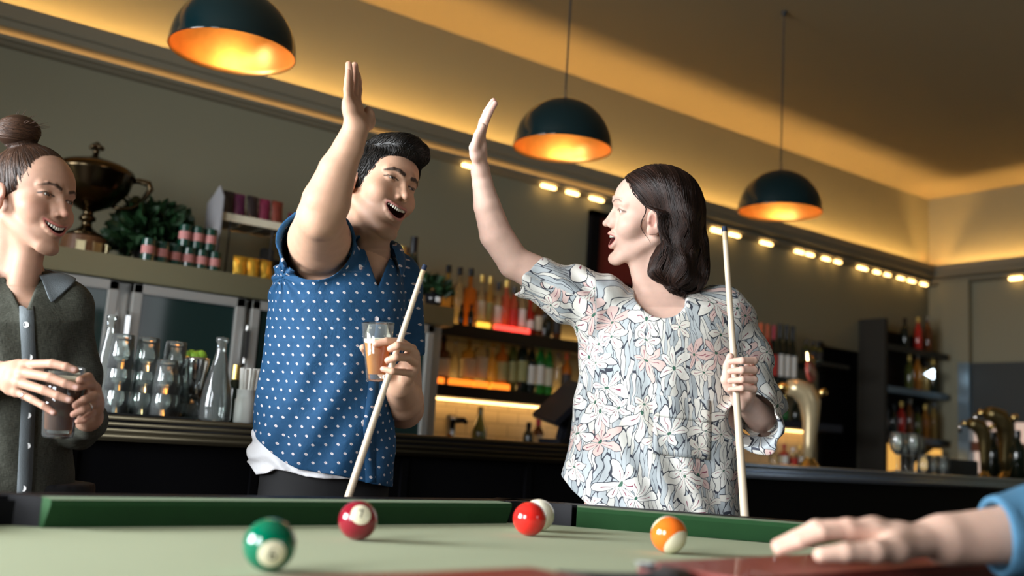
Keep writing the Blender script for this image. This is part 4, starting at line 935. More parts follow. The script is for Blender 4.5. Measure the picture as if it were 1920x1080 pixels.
def floralmat():
    m = mat('floral_blouse', (.6, .6, .6), .7, spec=.25); nt, b = nodes(m); v, u_, v_ = puvn(nt)
    def vadd(a, bb, op='ADD'):
        n = nt.nodes.new('ShaderNodeVectorMath'); n.operation = op
        for i, q in enumerate((a, bb)):
            if isinstance(q, tuple): n.inputs[i].default_value = q
            else: nt.links.new(q, n.inputs[i])
        return n.outputs[0]
    # leaves: long curved lines from distorted voronoi cells
    nz = nt.nodes.new('ShaderNodeTexNoise'); nz.inputs['Scale'].default_value = 14; nt.links.new(v, nz.inputs['Vector'])
    dist = vadd(nz.outputs['Color'], (-.5, -.5, -.5)); dn = nt.nodes.new('ShaderNodeVectorMath'); dn.operation = 'SCALE'; nt.links.new(dist, dn.inputs[0]); dn.inputs['Scale'].default_value = .05
    w = vadd(v, dn.outputs[0]); mp = nt.nodes.new('ShaderNodeMapping'); mp.inputs['Scale'].default_value = (88, 17, 1); mp.inputs['Rotation'].default_value = (0, 0, .35); nt.links.new(w, mp.inputs[0])
    ve = nt.nodes.new('ShaderNodeTexVoronoi'); ve.voronoi_dimensions = '2D'; ve.feature = 'DISTANCE_TO_EDGE'; ve.inputs['Scale'].default_value = 1.; nt.links.new(mp.outputs[0], ve.inputs['Vector'])
    leafline = mathn(nt, 'LESS_THAN', ve.outputs['Distance'], .052)
    vc = nt.nodes.new('ShaderNodeTexVoronoi'); vc.voronoi_dimensions = '2D'; vc.inputs['Scale'].default_value = 1.; nt.links.new(mp.outputs[0], vc.inputs['Vector'])
    sp = nt.nodes.new('ShaderNodeSeparateXYZ'); nt.links.new(vc.outputs['Color'], sp.inputs[0])
    ground = mixn(nt, mathn(nt, 'GREATER_THAN', sp.outputs[0], .55), (.46, .50, .52), (.68, .67, .62))
    ground = mixn(nt, mathn(nt, 'GREATER_THAN', sp.outputs[1], .90), ground, (.34, .38, .40))
    col = mixn(nt, leafline, ground, (.05, .055, .075))
    # lilies: six petals around voronoi cell centres, two layers
    for sc, R, seed, pk, npet in ((10.5, .044, (.37, .11, 0), (.70, .52, .48), 3.), (8.4, .052, (0., 0., 0), (.74, .72, .66), 3.), (13., .032, (.71, .53, 0), (.74, .71, .64), 2.5)):
        vs = vadd(w, seed); vo = nt.nodes.new('ShaderNodeTexVoronoi'); vo.voronoi_dimensions = '2D'; vo.inputs['Scale'].default_value = sc; vo.inputs['Randomness'].default_value = .75; nt.links.new(vs, vo.inputs['Vector'])
        q = nt.nodes.new('ShaderNodeVectorMath'); q.operation = 'SUBTRACT'; nt.links.new(vs, q.inputs[0])
        ps = nt.nodes.new('ShaderNodeVectorMath'); ps.operation = 'SCALE'; nt.links.new(vo.outputs['Position'], ps.inputs[0]); ps.inputs['Scale'].default_value = 1.
        nt.links.new(ps.outputs[0], q.inputs[1]); xy = nt.nodes.new('ShaderNodeSeparateXYZ'); nt.links.new(q.outputs[0], xy.inputs[0])
        cs = nt.nodes.new('ShaderNodeSeparateXYZ'); nt.links.new(vo.outputs['Color'], cs.inputs[0])
        r = mathn(nt, 'SQRT', mathn(nt, 'ADD', mathn(nt, 'MULTIPLY', xy.outputs[0], xy.outputs[0]), mathn(nt, 'MULTIPLY', mathn(nt, 'MULTIPLY', xy.outputs[1], xy.outputs[1]), 1.5)))
        th = mathn(nt, 'ADD', mathn(nt, 'ARCTAN2', xy.outputs[1], xy.outputs[0]), mathn(nt, 'MULTIPLY', cs.outputs[0], 6.28))
        cw = mathn(nt, 'ABSOLUTE', mathn(nt, 'COSINE', mathn(nt, 'MULTIPLY', th, npet)))
        phi = mathn(nt, 'DIVIDE', mathn(nt, 'ARCCOSINE', mathn(nt, 'MINIMUM', cw, .9999)), 1.5708)
        Rv = mathn(nt, 'MULTIPLY_ADD', mathn(nt, 'SINE', mathn(nt, 'MULTIPLY_ADD', th, 1., cs.outputs[1])), R*.25, R*1.18)
        fr_ = mathn(nt, 'ADD', mathn(nt, 'MULTIPLY', phi, 1.12), mathn(nt, 'POWER', mathn(nt, 'DIVIDE', r, Rv), 2.6))
        fill = mathn(nt, 'LESS_THAN', fr_, 1.)
        line = mathn(nt, 'LESS_THAN', mathn(nt, 'ABSOLUTE', mathn(nt, 'SUBTRACT', fr_, 1.)), .055)
        vein = mathn(nt, 'MULTIPLY', mathn(nt, 'GREATER_THAN', cw, .994), mathn(nt, 'MULTIPLY', mathn(nt, 'LESS_THAN', r, R*.7), mathn(nt, 'GREATER_THAN', r, R*.12)))
        pinkish = mathn(nt, 'GREATER_THAN', cs.outputs[2], .45)
        pc = mixn(nt, pinkish, (.76, .75, .70), pk); ctr = mathn(nt, 'LESS_THAN', r, R*.10)
        pc = mixn(nt, vein, pc, (.25, .06, .10)); pc = mixn(nt, ctr, pc, (.03, .12, .07))
        on = mathn(nt, 'GREATER_THAN', cs.outputs[1], .34)
        col = mixn(nt, mathn(nt, 'MULTIPLY', fill, on), col, pc); col = mixn(nt, mathn(nt, 'MULTIPLY', line, on), col, (.04, .045, .06))
    nt.links.new(col, b.inputs['Base Color']); fabric_bump(nt, b, 300, .2); return m
def linenmat():
    m = mat('olive_linen', (.07, .07, .05), .85, spec=.2); nt, b = nodes(m); v, u_, v_ = puvn(nt)
    mp = nt.nodes.new('ShaderNodeMapping'); mp.inputs['Scale'].default_value = (900, 60, 1); nt.links.new(v, mp.inputs[0]); n = nt.nodes.new('ShaderNodeTexNoise'); n.inputs['Scale'].default_value = 1; nt.links.new(mp.outputs[0], n.inputs['Vector'])
    m2 = nt.nodes.new('ShaderNodeMapping'); m2.inputs['Scale'].default_value = (60, 900, 1); nt.links.new(v, m2.inputs[0]); n2 = nt.nodes.new('ShaderNodeTexNoise'); n2.inputs['Scale'].default_value = 1; nt.links.new(m2.outputs[0], n2.inputs['Vector'])
    f = mathn(nt, 'MULTIPLY', mathn(nt, 'ADD', n.outputs['Fac'], n2.outputs['Fac']), .5)
    rp = nt.nodes.new('ShaderNodeMapRange'); rp.inputs[1].default_value = .35; rp.inputs[2].default_value = .65; nt.links.new(f, rp.inputs[0])
    nt.links.new(mixn(nt, rp.outputs[0], (.028, .030, .023), (.095, .098, .078)), b.inputs['Base Color']); fabric_bump(nt, b, 250, .35); return m  # linen tones lowered to hold the shade on the woman at left

# ================================================================== HEAD
class Head:
    """local axes: x along the eyes, y out of the face, z up; origin between the ears at eye height"""
    def __init__(s, O, e, f, u, sc=1., **o):
        e = nrm(e); f = nrm(np.asarray(f)-e*np.dot(e, f)); u2 = np.cross(e, f); u = u2 if np.dot(u2, u) > 0 else -u2
        s.O = np.asarray(O, float); s.R = np.stack([e, f, u], 1); s.s = sc
        s.o = dict(cr=1., jaw=0., mw=.024, ru=.005, rd=.006, sm=10., eye=.0045, jw=1., nose=1., brow=.0, teeth=True); s.o.update(o)
    def L(s, p): return ((np.asarray(p)-s.O)@s.R)/s.s
    def W(s, p): return s.O+(np.asarray(p, float)*s.s)@s.R.T
    def build(s, S_):
        o = s.o; W_, sc = s.W, s.s; j = o['jaw']; jw = o['jw']
        E = lambda c, r, k=.012, op='u': S_.ell(W_(c), np.array(r)*sc, s.R, k, op)
        K = lambda a, b, ra, rb=None, k=.01, op='u': S_.cap(W_(a), W_(b), ra*sc, (ra if rb is None else rb)*sc, k, op)
        cr = o['cr']
        E((0, -.015, .030*cr), (.0745, .094, .084*cr)); E((0, .028, .030*cr), (.063, .064, .058*cr), .02)
        E((0, .032, -.030), (.058*jw, .052, .068), .02)
        E((0, .030, -.066-j*.6), (.048*jw, .054, .040), .02)
        for q in (-1, 1):
            K((q*.054*jw, -.006, -.052-j*.3), (q*.016, .070, -.101-j), .014, .014, .018)
            E((q*.043, .052, -.030), (.022, .022, .017), .026)
            E((q*.036, .061, -.044), (.014, .017, .014), .024)
            E((q*.0095, .085, -.028), (.0085, .0115, .012), .008)
            if o.get('fold', 1): S_.cap(W_((q*.0155, .0985, -.045)), W_((q*(.031+o['mw']*.12), .083, -.066)), .0026*sc, .0030*sc, .007, 's')
            K((q*.010, .086, .017), (q*.042, .070, .018), .0085, .0075, .010)
        E((0, .078, -.104-j), (.017, .015, .014), .014)
        E((0, .066, -.064-j*.2), (.028, .030, .030), .014)
        for q in (-1, 1): E((q*.0315, .099, -.001), (.0165, .020, .0115), .010, 's')
        n = o['nose']
        K((0, .083, .010), (0, .102*n, -.033), .0062, .0090, .008); E((0, .1065*n, -.037), (.0088, .0092, .0080), .005)
        for q in (-1, 1):
            E((q*.0110, .094, -.040), (.0062, .0095, .0064), .005)
            E((q*.0052, .102, -.0460), (.0030, .0055, .003), .002, 's')
            S_.ell(W_((q*.0315, .0705, .0)), np.array((.0135, .0135, .0132))*sc, s.R, .004)            # lids
            E((q*.0315, .0875, -.0008), (.0128, .012, o['eye']), .0015, 's')
            # ear
            ez = -.016; ey = o.get('eary', 0.); S_.ell(W_((q*.0775, -.012+ey, ez)), np.array((.0065, .0165, .031))*sc, s.R@_rx(-.2)@_rz(q*.35), .005)
            S_.ell(W_((q*.0850, -.007+ey, ez+.003)), np.array((.0075, .0100, .019))*sc, s.R@_rx(-.2)@_rz(q*.35), .002, 's')
            S_.ell(W_((q*.0755, -.006+ey, ez-.021)), np.array((.0055, .009, .011))*sc, s.R, .008)
        # mouth
        zm = -.070; ru, rd, mw, sm = o['ru'], o['rd'], o['mw'], o['sm']; s.zm = zm
        t = np.linspace(-1, 1, 9)
        ux = mw*1.04*t; yy = .0952-ux*ux/.070; ys = yy+.0
        up_ = [W_((x, y, zm+sm*x*x+(ru+.0018)*math.sqrt(max(0, 1-tt*tt*.96)))) for x, y, tt in zip(ux, ys, t)]
        dn_ = [W_((x, y-.003-.25*max(0, rd-.008), zm+sm*x*x-(rd+.0025)*math.sqrt(max(0, 1-tt*tt*.96)))) for x, y, tt in zip(ux, ys, t)]
        ru_r = [.0026+.0014*math.sqrt(max(0, 1-tt*tt)) for tt in t]; rd_r = [.0028+.0024*math.sqrt(max(0, 1-tt*tt)) for tt in t]
        S_.chain(up_, [r*sc for r in ru_r], .005); S_.chain(dn_, [r*sc for r in rd_r], .005)
        O, R_, scale = s.O.astype(f32), s.R.astype(f32), sc
        def mouth(p):
            q = ((p-O)@R_)/scale; z_ = q[:, 2]-zm-sm*q[:, 0]**2; rz = np.where(z_ > 0, ru, rd); x = q[:, 0]/mw; y = (q[:, 1]-.098)/.034; zz = z_/rz
            a = np.sqrt(x*x+y*y+zz*zz)+1e-6; b = np.sqrt((x/mw)**2+(y/.034)**2+(zz/rz)**2)+1e-6; return a*(a-1)/b*scale
        S_.add(mouth, W_((0, .09, zm)), .05, .002, 's')
        if o['brow']:
            for q in (-1, 1):
                pb = s.browpts(q); S_.chain([W_(v) for v in pb], [.0035*sc, .004*sc, .0035*sc, .002*sc], .004)
    def browpts(s, q): 
        r = s.o.get('browraise', 0.)
        return [(q*.012, .0925, .0165+r*.5), (q*.024, .0905, .0215+r), (q*.037, .0815, .0225+r), (q*.050, .066, .0155+r*.8)]
    def paint(s, V, col):
        """surface colours: lips, brows, lash line, mouth interior, stubble; painted shade in the ears"""
        q = s.L(V); o = s.o; near = (np.abs(q[:, 0]) < .1) & (np.abs(q[:, 1]) < .14) & (np.abs(q[:, 2]) < .17)
        x, y, z_ = q[:, 0], q[:, 1], q[:, 2]; ax = np.abs(x)
        def bl(m, c, a=1.): 
            m = np.clip(m*near*a, 0, 1)[:, None]; col[:] = col*(1-m)+np.array(c)*m
        zc = z_-s.zm-o['sm']*x*x; mw, ru, rd = o['mw'], o['ru'], o['rd']
        if o.get('stubble'):
            st = np.clip((y-.0)/.03, 0, 1)*np.clip((-.045-z_)/.02, 0, 1); bl(st, o['stubble'], .42)
        ch = np.exp(-((ax-.042)**2+(z_+.035)**2)/.0006)*(y > .03); bl(ch, o.get('blush', (.62, .26, .20)), .16)
        bl(np.exp(-(x*x+(z_+.038)**2+(y-.12)**2)/.0002), o.get('blush', (.62, .26, .20)), .35)
        t2 = np.clip(1-(ax/(mw*1.12))**2, 0, 1)**.5
        ztop = (ru+.0052)*t2; zbot = -(rd+.0072)*t2
        lip = np.clip((ztop-zc)/.0012, 0, 1)*np.clip((zc-zbot)/.0012, 0, 1)*(y > .07)*(ax < mw*1.14); bl(lip, o.get('lip', (.50, .17, .15)), .85)
        ins = ((ax/mw)**2+(zc/np.where(zc > 0, ru, rd))**2 < 1.1) & (y < .0945-x*x/.075) & (y > .04); bl(ins.astype(float), (.09, .015, .014), 1.)
        rr = o.get('browraise', 0.)
        if o['brow']:
            for k in (-1, 1):
                b = np.array(s.browpts(k)); d = np.full(len(q), 1.)
                for i in range(3):
                    ab = (b[i+1]-b[i])*np.array([1, .25, 1]); qq = (q-b[i])*np.array([1, .25, 1]); t = np.clip(qq@ab/(ab@ab), 0, 1); d = np.minimum(d, np.linalg.norm(qq-t[:, None]*ab, axis=1)+.0010*i*t)
                bl(np.clip((o['brow']+.0008-d)/.002, 0, 1)*(y > .04), o['browcol'], .93)
        ze = z_+.0008; le = np.sqrt(((ax-.0315)/.0135)**2+(ze/(o['eye']+.0012))**2); bl(np.clip((1.32-le)/.12, 0, 1)*np.clip((ze/o['eye']+.45)/.3, .25, 1)*(y > .060)*(le > .8), (.015, .010, .008), o.get('lash', .95))
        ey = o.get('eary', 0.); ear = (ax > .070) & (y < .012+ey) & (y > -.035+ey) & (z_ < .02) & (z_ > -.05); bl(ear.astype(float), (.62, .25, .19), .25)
        con = ((y+.007-ey)/.0085)**2+((z_+.013)/.016)**2; bl((ax > .068)*np.clip((1.-con)/.3, 0, 1), (.42, .15, .11), .6); bl((ax > .068)*np.clip(1-(((y+.001-ey)/.005)**2+((z_+.020)/.006)**2), 0, 1), (.12, .03, .02), .8)  # shade of the ear hollow and ear hole painted into the skin
        if o.get('scalp') is not None: bl(s.scalpmask(q), o['scalp'], .9)
    def scalpmask(s, q):
        x, y, z_ = q[:, 0], q[:, 1], q[:, 2]; hl = .058-.9*np.clip(y-.03, 0, 1)*0
        return np.clip((z_-(.062-np.clip(.06-y, 0, .1)*1.1))/.006, 0, 1)*(z_ > -.05)
    def frame_obj(s, name, me_mb, m, parent, p, origin):
        pass
def _rx(a): c, s_ = math.cos(a), math.sin(a); return np.array([[1, 0, 0], [0, c, -s_], [0, s_, c]])
def _rz(a): c, s_ = math.cos(a), math.sin(a); return np.array([[c, -s_, 0], [s_, c, 0], [0, 0, 1]])
def eye_mat(iris):
    m = mat('eye_'+'_'.join(str(int(c*1000)) for c in iris), (.72, .70, .68), .08, coat=.6); nt, b = nodes(m); tc = nt.nodes.new('ShaderNodeTexCoord')
    n = nt.nodes.new('ShaderNodeVectorMath'); n.operation = 'NORMALIZE'; nt.links.new(tc.outputs['Object'], n.inputs[0]); s_ = nt.nodes.new('ShaderNodeSeparateXYZ'); nt.links.new(n.outputs[0], s_.inputs[0])
    c = mixn(nt, mathn(nt, 'GREATER_THAN', s_.outputs[1], .86), (.72, .69, .66), iris); c = mixn(nt, mathn(nt, 'GREATER_THAN', s_.outputs[1], .965), c, (.004, .004, .004)); nt.links.new(c, b.inputs['Base Color']); return m
def eyes(h, parent, origin, iris, gaze=(0, 1, 0)):
    g = nrm(h.R@nrm(gaze))
    for q in (-1, 1):
        o = MB().sphere((0, 0, 0), .0118*h.s, 24, 16).build('eye', eye_mat(iris), parent, smooth=True)
        w = Vector(toW(h.W((q*.0315, .0706, 0))))-Vector(origin); o.location = w
        gy = Vector(g@RM).normalized(); o.rotation_euler = gy.to_track_quat('Y', 'Z').to_euler()
def teeth(h, parent, origin, lower=False):
    bm = bmesh.new(); o = h.o; mw = o['mw']; n = 10
    def row(sign):
        for i in range(n):
            x = (i-(n-1)/2)/(n/2)*mw*.86; w = mw*.86/n*.96; hgt = (.0078 if abs(i-4.5) < 1.5 else .0066)*(1 if sign > 0 else .8)
            y = .0925-x*x/.055-(.004 if sign < 0 else 0); zt = h.zm+o['sm']*x*x+(o['ru']+.0005 if sign > 0 else -o['rd']-.001)
            r = bmesh.ops.create_cube(bm, size=1.); a = math.atan2(-2*x/.055, 1)
            for v in r['verts']:
                lx, ly, lz = v.co.x*2*w*1.02, v.co.y*.005, v.co.z*hgt
                v.co = Vector((x+lx*math.cos(a)-ly*math.sin(a), y+lx*math.sin(a)+ly*math.cos(a), zt-sign*(hgt*.42)+lz))
            es = list({e for v in r['verts'] for e in v.link_edges}); bmesh.ops.bevel(bm, geom=es, offset=.0007, segments=2, affect='EDGES')
    row(1)
    if lower: row(-1)
    bmesh.ops.recalc_face_normals(bm, faces=bm.faces[:])
    for v in bm.verts: v.co = Vector(toW(h.W(v.co)))-Vector(origin)
    bmesh.ops.recalc_face_normals(bm, faces=bm.faces[:])
    me = bpy.data.meshes.new('teeth'); bm.to_mesh(me); bm.free(); return link('teeth', me, mat('teeth_enamel', (.80, .74, .62), .25, sss=.1), parent)

def trace(H, seeds, flow, n, step, lift, pull=.0025):
    ev = lambda q: H.ev(q.astype(f32)[:, None, :], q.astype(f32), .02)[:, 0].astype(float)
    def grad(q):
        e = .002; g = np.stack([ev(q+np.eye(3)[i]*e)-ev(q-np.eye(3)[i]*e) for i in range(3)], 1); return g/(np.linalg.norm(g, axis=1)[:, None]+1e-6)
    p = np.array(seeds, float); g = grad(p); out = [p-g*.002]; p = p+g*lift*.5; out.append(p.copy()); stp = np.asarray(step, float).reshape(-1, 1)
    for i in range(n):
        v = flow(p, i); v = v/(np.linalg.norm(v, axis=1)[:, None]+1e-9); v = v-g*(v*g).sum(1)[:, None]*.95; v = v/(np.linalg.norm(v, axis=1)[:, None]+1e-9)
        p = p+v*stp; d = ev(p); d = np.minimum(d, .05); g2 = grad(p); g = np.where((d < .03)[:, None], g2, g); t = d-lift*(1 if i < n-2 else .6)
        p = p-g*np.where(d < .03, np.clip(t, -.01, pull), 0)[:, None]; out.append(p.copy())
    return np.stack(out, 1)
# ---- strands: many thin tapered tubes in one mesh
def strands(name, paths, rad, m, parent, origin, shades, seg=4, taper=.25):
    V, Q, Cc = [], [], []; base = 0
    for path, r, sh in zip(paths, rad, shades):
        p = np.asarray(path, float); n = len(p); t = np.gradient(p, axis=0); t /= np.linalg.norm(t, axis=1)[:, None]+1e-9
        a = np.cross(t, nrm([.31, .52, .79])); a /= np.linalg.norm(a, axis=1)[:, None]+1e-9; b = np.cross(t, a)
        rr = r*(1-(1-taper)*np.linspace(0, 1, n)**3)
        for k in range(seg):
            an = 2*math.pi*k/seg; V.append(p+(a*math.cos(an)+b*math.sin(an))*rr[:, None])
        for k in range(seg):
            k2 = (k+1) % seg; i = np.arange(n-1); Q.append(np.stack([base+k*n+i, base+k*n+i+1, base+k2*n+i+1, base+k2*n+i], 1))
        Cc.append(np.full(n*seg, sh)); base += n*seg
    V = np.concatenate(V); Q = np.concatenate(Q); c = np.concatenate(Cc)
    return mesh_from(name, V, Q, m, parent, origin, cols=np.stack([c, c, c], 1))

# ================================================================== HANDS
def hand(S_, wrist, fingers, thumb, s=1., wr=.024, palm_r=.0125, dors=None, rs=None):
    """wrist point, 4 fingers as [mcp,pip,dip,tip], thumb [cmc,mcp,ip,tip]; all in camera-frame metres"""
    w = np.asarray(wrist, float); M_ = [np.asarray(f[0], float) for f in fingers]
    R4 = rs or [.0088, .0090, .0086, .0074]
    for i, m in enumerate(M_):
        side = (M_[-1]-M_[0])*((i-1.5)/3*.55); S_.cap(w+side*.6, m, palm_r*1.15*s, .0112*s, .012)
    for i in range(3): S_.cap((M_[i]+w*.35)/1.35, (M_[i+1]+w*.35)/1.35, palm_r*s, palm_r*s, .012)
    t = [np.asarray(v, float) for v in thumb]
    S_.cap(w*.6+t[0]*.4, t[1], .0145*s, .0125*s, .012); S_.cap((t[0]+t[1])/2, (M_[0]+w)/2, .012*s, .011*s, .014)
    S_.cap(t[1], t[2], .0115*s, .0098*s, .004); S_.cap(t[2], t[3], .0100*s, .0082*s, .004)
    for f, r in zip(fingers, R4):
        f = [np.asarray(v, float) for v in f]; r = r*s
        S_.cap(f[0], f[1], r*1.12, r*1.0, .0045); S_.cap(f[1], f[2], r*1.02, r*.92, .0025); S_.cap(f[2], f[3], r*.94, r*.80, .002)
def nailmask(V, tips, r=.0065):
    m = np.zeros(len(V))
    for t in tips: m = np.maximum(m, np.clip((r-np.linalg.norm(V-np.asarray(t), axis=1))/.0015, 0, 1))
    return m
def legs(name, parent, origin, hipC, hw, mater, floor_feet, top=.10):
    """trousers: hips to ankles in place coordinates, one mesh; shoes are children"""
    S_ = Sdf()
    hc = np.asarray(hipC, float)
    S_.ell(hc, (hw, hw*.78, .13), None, .03); S_.ell(hc+np.array([0, 0, .08]), (hw*.99, hw*.80, .13), None, .03); S_.add(lambda p: (p[:, 2]-hc[2]-top).astype(f32), hc+np.array([0, 0, .2]), .4, .002, 'clip')
    for ft in floor_feet:
        ft = np.asarray(ft, float); hp = hc+(ft-hc)*np.array([.55, .55, 0])+np.array([0, 0, -.04]); kn = (hp+ft)/2+np.array([0, 0, .02])
        S_.cap(hp, kn, hw*.50, .062, .03); S_.cap(kn, ft+np.array([0, 0, .09]), .062, .052, .02)
    lo = np.minimum(hc, np.min(floor_feet, 0))-.3; hi = np.maximum(hc, np.max(floor_feet, 0))+.3; lo[2] = 0; hi[2] = hc[2]+.24
    V, Q = S_.mesh(lo, hi, .010)
    V = (V-CC)@RM.T
    return mesh_from(name, V, Q, mater, parent, origin)
def shoe(parent, origin, ft, d, m):
    d = Vector((d[0], d[1], 0)).normalized(); s = Vector((-d.y, d.x, 0)); bm = bmesh.new(); r = bmesh.ops.create_uvsphere(bm, u_segments=16, v_segments=10, radius=1.)
    for v in r['verts']:
        c = v.co; q = Vector(ft)+d*(.06+c.x*.135)+s*c.y*(.045-.008*c.x)+Vector((0, 0, max(0., .04+c.z*(.045 if c.x < 0 else .036)))); v.co = q-Vector(origin)
    me = bpy.data.meshes.new('shoe'); bm.to_mesh(me); bm.free(); return link('shoe', me, m, parent)
def button(p, n, r, parent, m=None):
    """p place point, n normal"""
    return MB().lathe([(.0005, -.001), (r, -.001), (r, .0008), (r*.85, .0014), (r*.7, .0008), (.0005, .0008)], 16, c=p, ax=n).build('button', m or m_white, parent)
def collar(parent, origin, N, un, fn, r0, r1, h, mater, gap=.5, point=.035, ev=None):
    """folded shirt collar around the neck; N centre, un up, fn front (camera frame)"""
    un = nrm(un); fn = nrm(np.asarray(fn)-un*np.dot(fn, un)); sn = np.cross(un, fn); V = []; Q = []; n = 36; rows = 5
    th = np.linspace(gap, 2*math.pi-gap, n)
    for i, a in enumerate(th):
        d = fn*math.cos(a)+sn*math.sin(a)*1.06; fr = max(0, 1-min(a-gap, 2*math.pi-gap-a)/.9)**1.6
        top = N+d*r0+un*(h*(1-.55*(math.cos(a)+1)/2)); bot = N+d*(r1+.030*fr)+un*(-.006-point*fr-.012*(math.cos(a)+1)/2)
        inn = N+d*(r0-.004)+un*(-.02-.01*(math.cos(a)+1)/2)
        mid_ = top*.5+bot*.5+d*.006; od = nrm(d*.8+un*.6)
        if ev is not None:
            for _ in range(40):
                if float(ev([mid_])[0]) < .005: mid_ = mid_+od*.002
                if float(ev([bot])[0]) < .004: bot = bot+od*.002
        V += [inn, inn*.5+top*.5, top, mid_, bot]
    for i in range(n-1):
        for k in range(rows-1): a = i*rows+k; Q.append((a, a+1, a+rows+1, a+rows))
    o = mesh_from('collar', np.array(V), np.array(Q), mater, parent, origin, puv=(lambda v: np.stack([v[:, 0]*1.0, v[:, 1]], 1))(np.array(V)))
    md = o.modifiers.new('thick', 'SOLIDIFY'); md.thickness = .003; md.offset = 0
    md = o.modifiers.new('sub', 'SUBSURF'); md.levels = 1; md.render_levels = 1
    return o
def pbox(x0, x1, y0, y1, d0, d1, pad=.02):
    return box_of([C3(x, y, d) for x in (x0, x1) for y in (y0, y1) for d in (d0, d1)], pad)
def torso_puv(V, cx, cz, R, fold=None):
    a = np.arctan2(V[:, 0]-cx, -(V[:, 2]-cz)); return np.stack([a*R, V[:, 1]], 1)
def arm_puv(V, a, b, R):
    a = np.asarray(a); b = np.asarray(b); d = nrm(b-a); s1 = nrm(np.cross(d, [0, 0, 1.])); s2 = np.cross(d, s1); q = V-a
    return np.stack([np.arctan2(q@s1, -(q@s2))*R+3., q@d], 1)
SC = 1.0   # grid scale
# ================================================================== PEOPLE
UPc = np.array([CR[2], CU[2], FW[2]])          # world up seen in the camera frame
def pxline(xs, ys):
    """height (in camera-frame Y/depth units) of an outline given in photo pixels, for hems"""
    X = (np.array(xs)-960)/F; Y = (540-np.array(ys))/F
    return lambda p: np.interp(p[:, 0]/p[:, 2], X, Y)
def hemclip(xs, ys):
    g = pxline(xs, ys); return lambda p: (g(p)-p[:, 1]/p[:, 2])*p[:, 2]
def planeclip(c, n):
    c = np.asarray(c, f32); n = nrm(n).astype(f32); return lambda p: (p-c)@n
def lofts(rows, d, rz, dz=0.):
    out = []
    for r in rows:
        y, a, b = r[:3]; dd = d+(r[3] if len(r) > 3 else 0); z_ = r[4] if len(r) > 4 else rz
        out.append((C3(0, y, dd)[1], C3((a+b)/2, 0, dd)[0], dd, (b-a)/2/F*dd, z_))
    return out
def footorigin(c, dz=0.):
    w = toW(c); return np.array([w[0], w[1], 0.])
def box_of(pts, pad): p = np.array(pts); return p.min(0)-pad, p.max(0)+pad
def hairdirs(n, seed): return np.random.RandomState(seed)
def on_ell(cen, rad, d): d = d/np.linalg.norm(d, axis=-1, keepdims=True); return cen+d*rad
def slerp_path(d0, d1, n):
    d0 = nrm(d0); d1 = nrm(d1); om = math.acos(np.clip(d0@d1, -1, 1))+1e-6; t = np.linspace(0, 1, n)[:, None]
    return (np.sin((1-t)*om)*d0+np.sin(t*om)*d1)/math.sin(om)

m_dots, m_floral, m_linen = dotmat(), floralmat(), linenmat()
m_tee = mat('white_cotton', (.72, .72, .74), .8, bump=(40, .4, .01))
m_trs = mat('black_trousers', (.006, .006, .007), .8)
m_shoe = mat('black_shoe', (.01, .01, .01), .4)
m_hairb = hairmat('hair_black', (.004, .0035, .003), (.022, .016, .012))
m_hairbr = hairmat('hair_brown', (.016, .008, .005), (.085, .040, .022))
m_hairau = hairmat('hair_auburn', (.009, .0045, .0035), (.055, .024, .016))

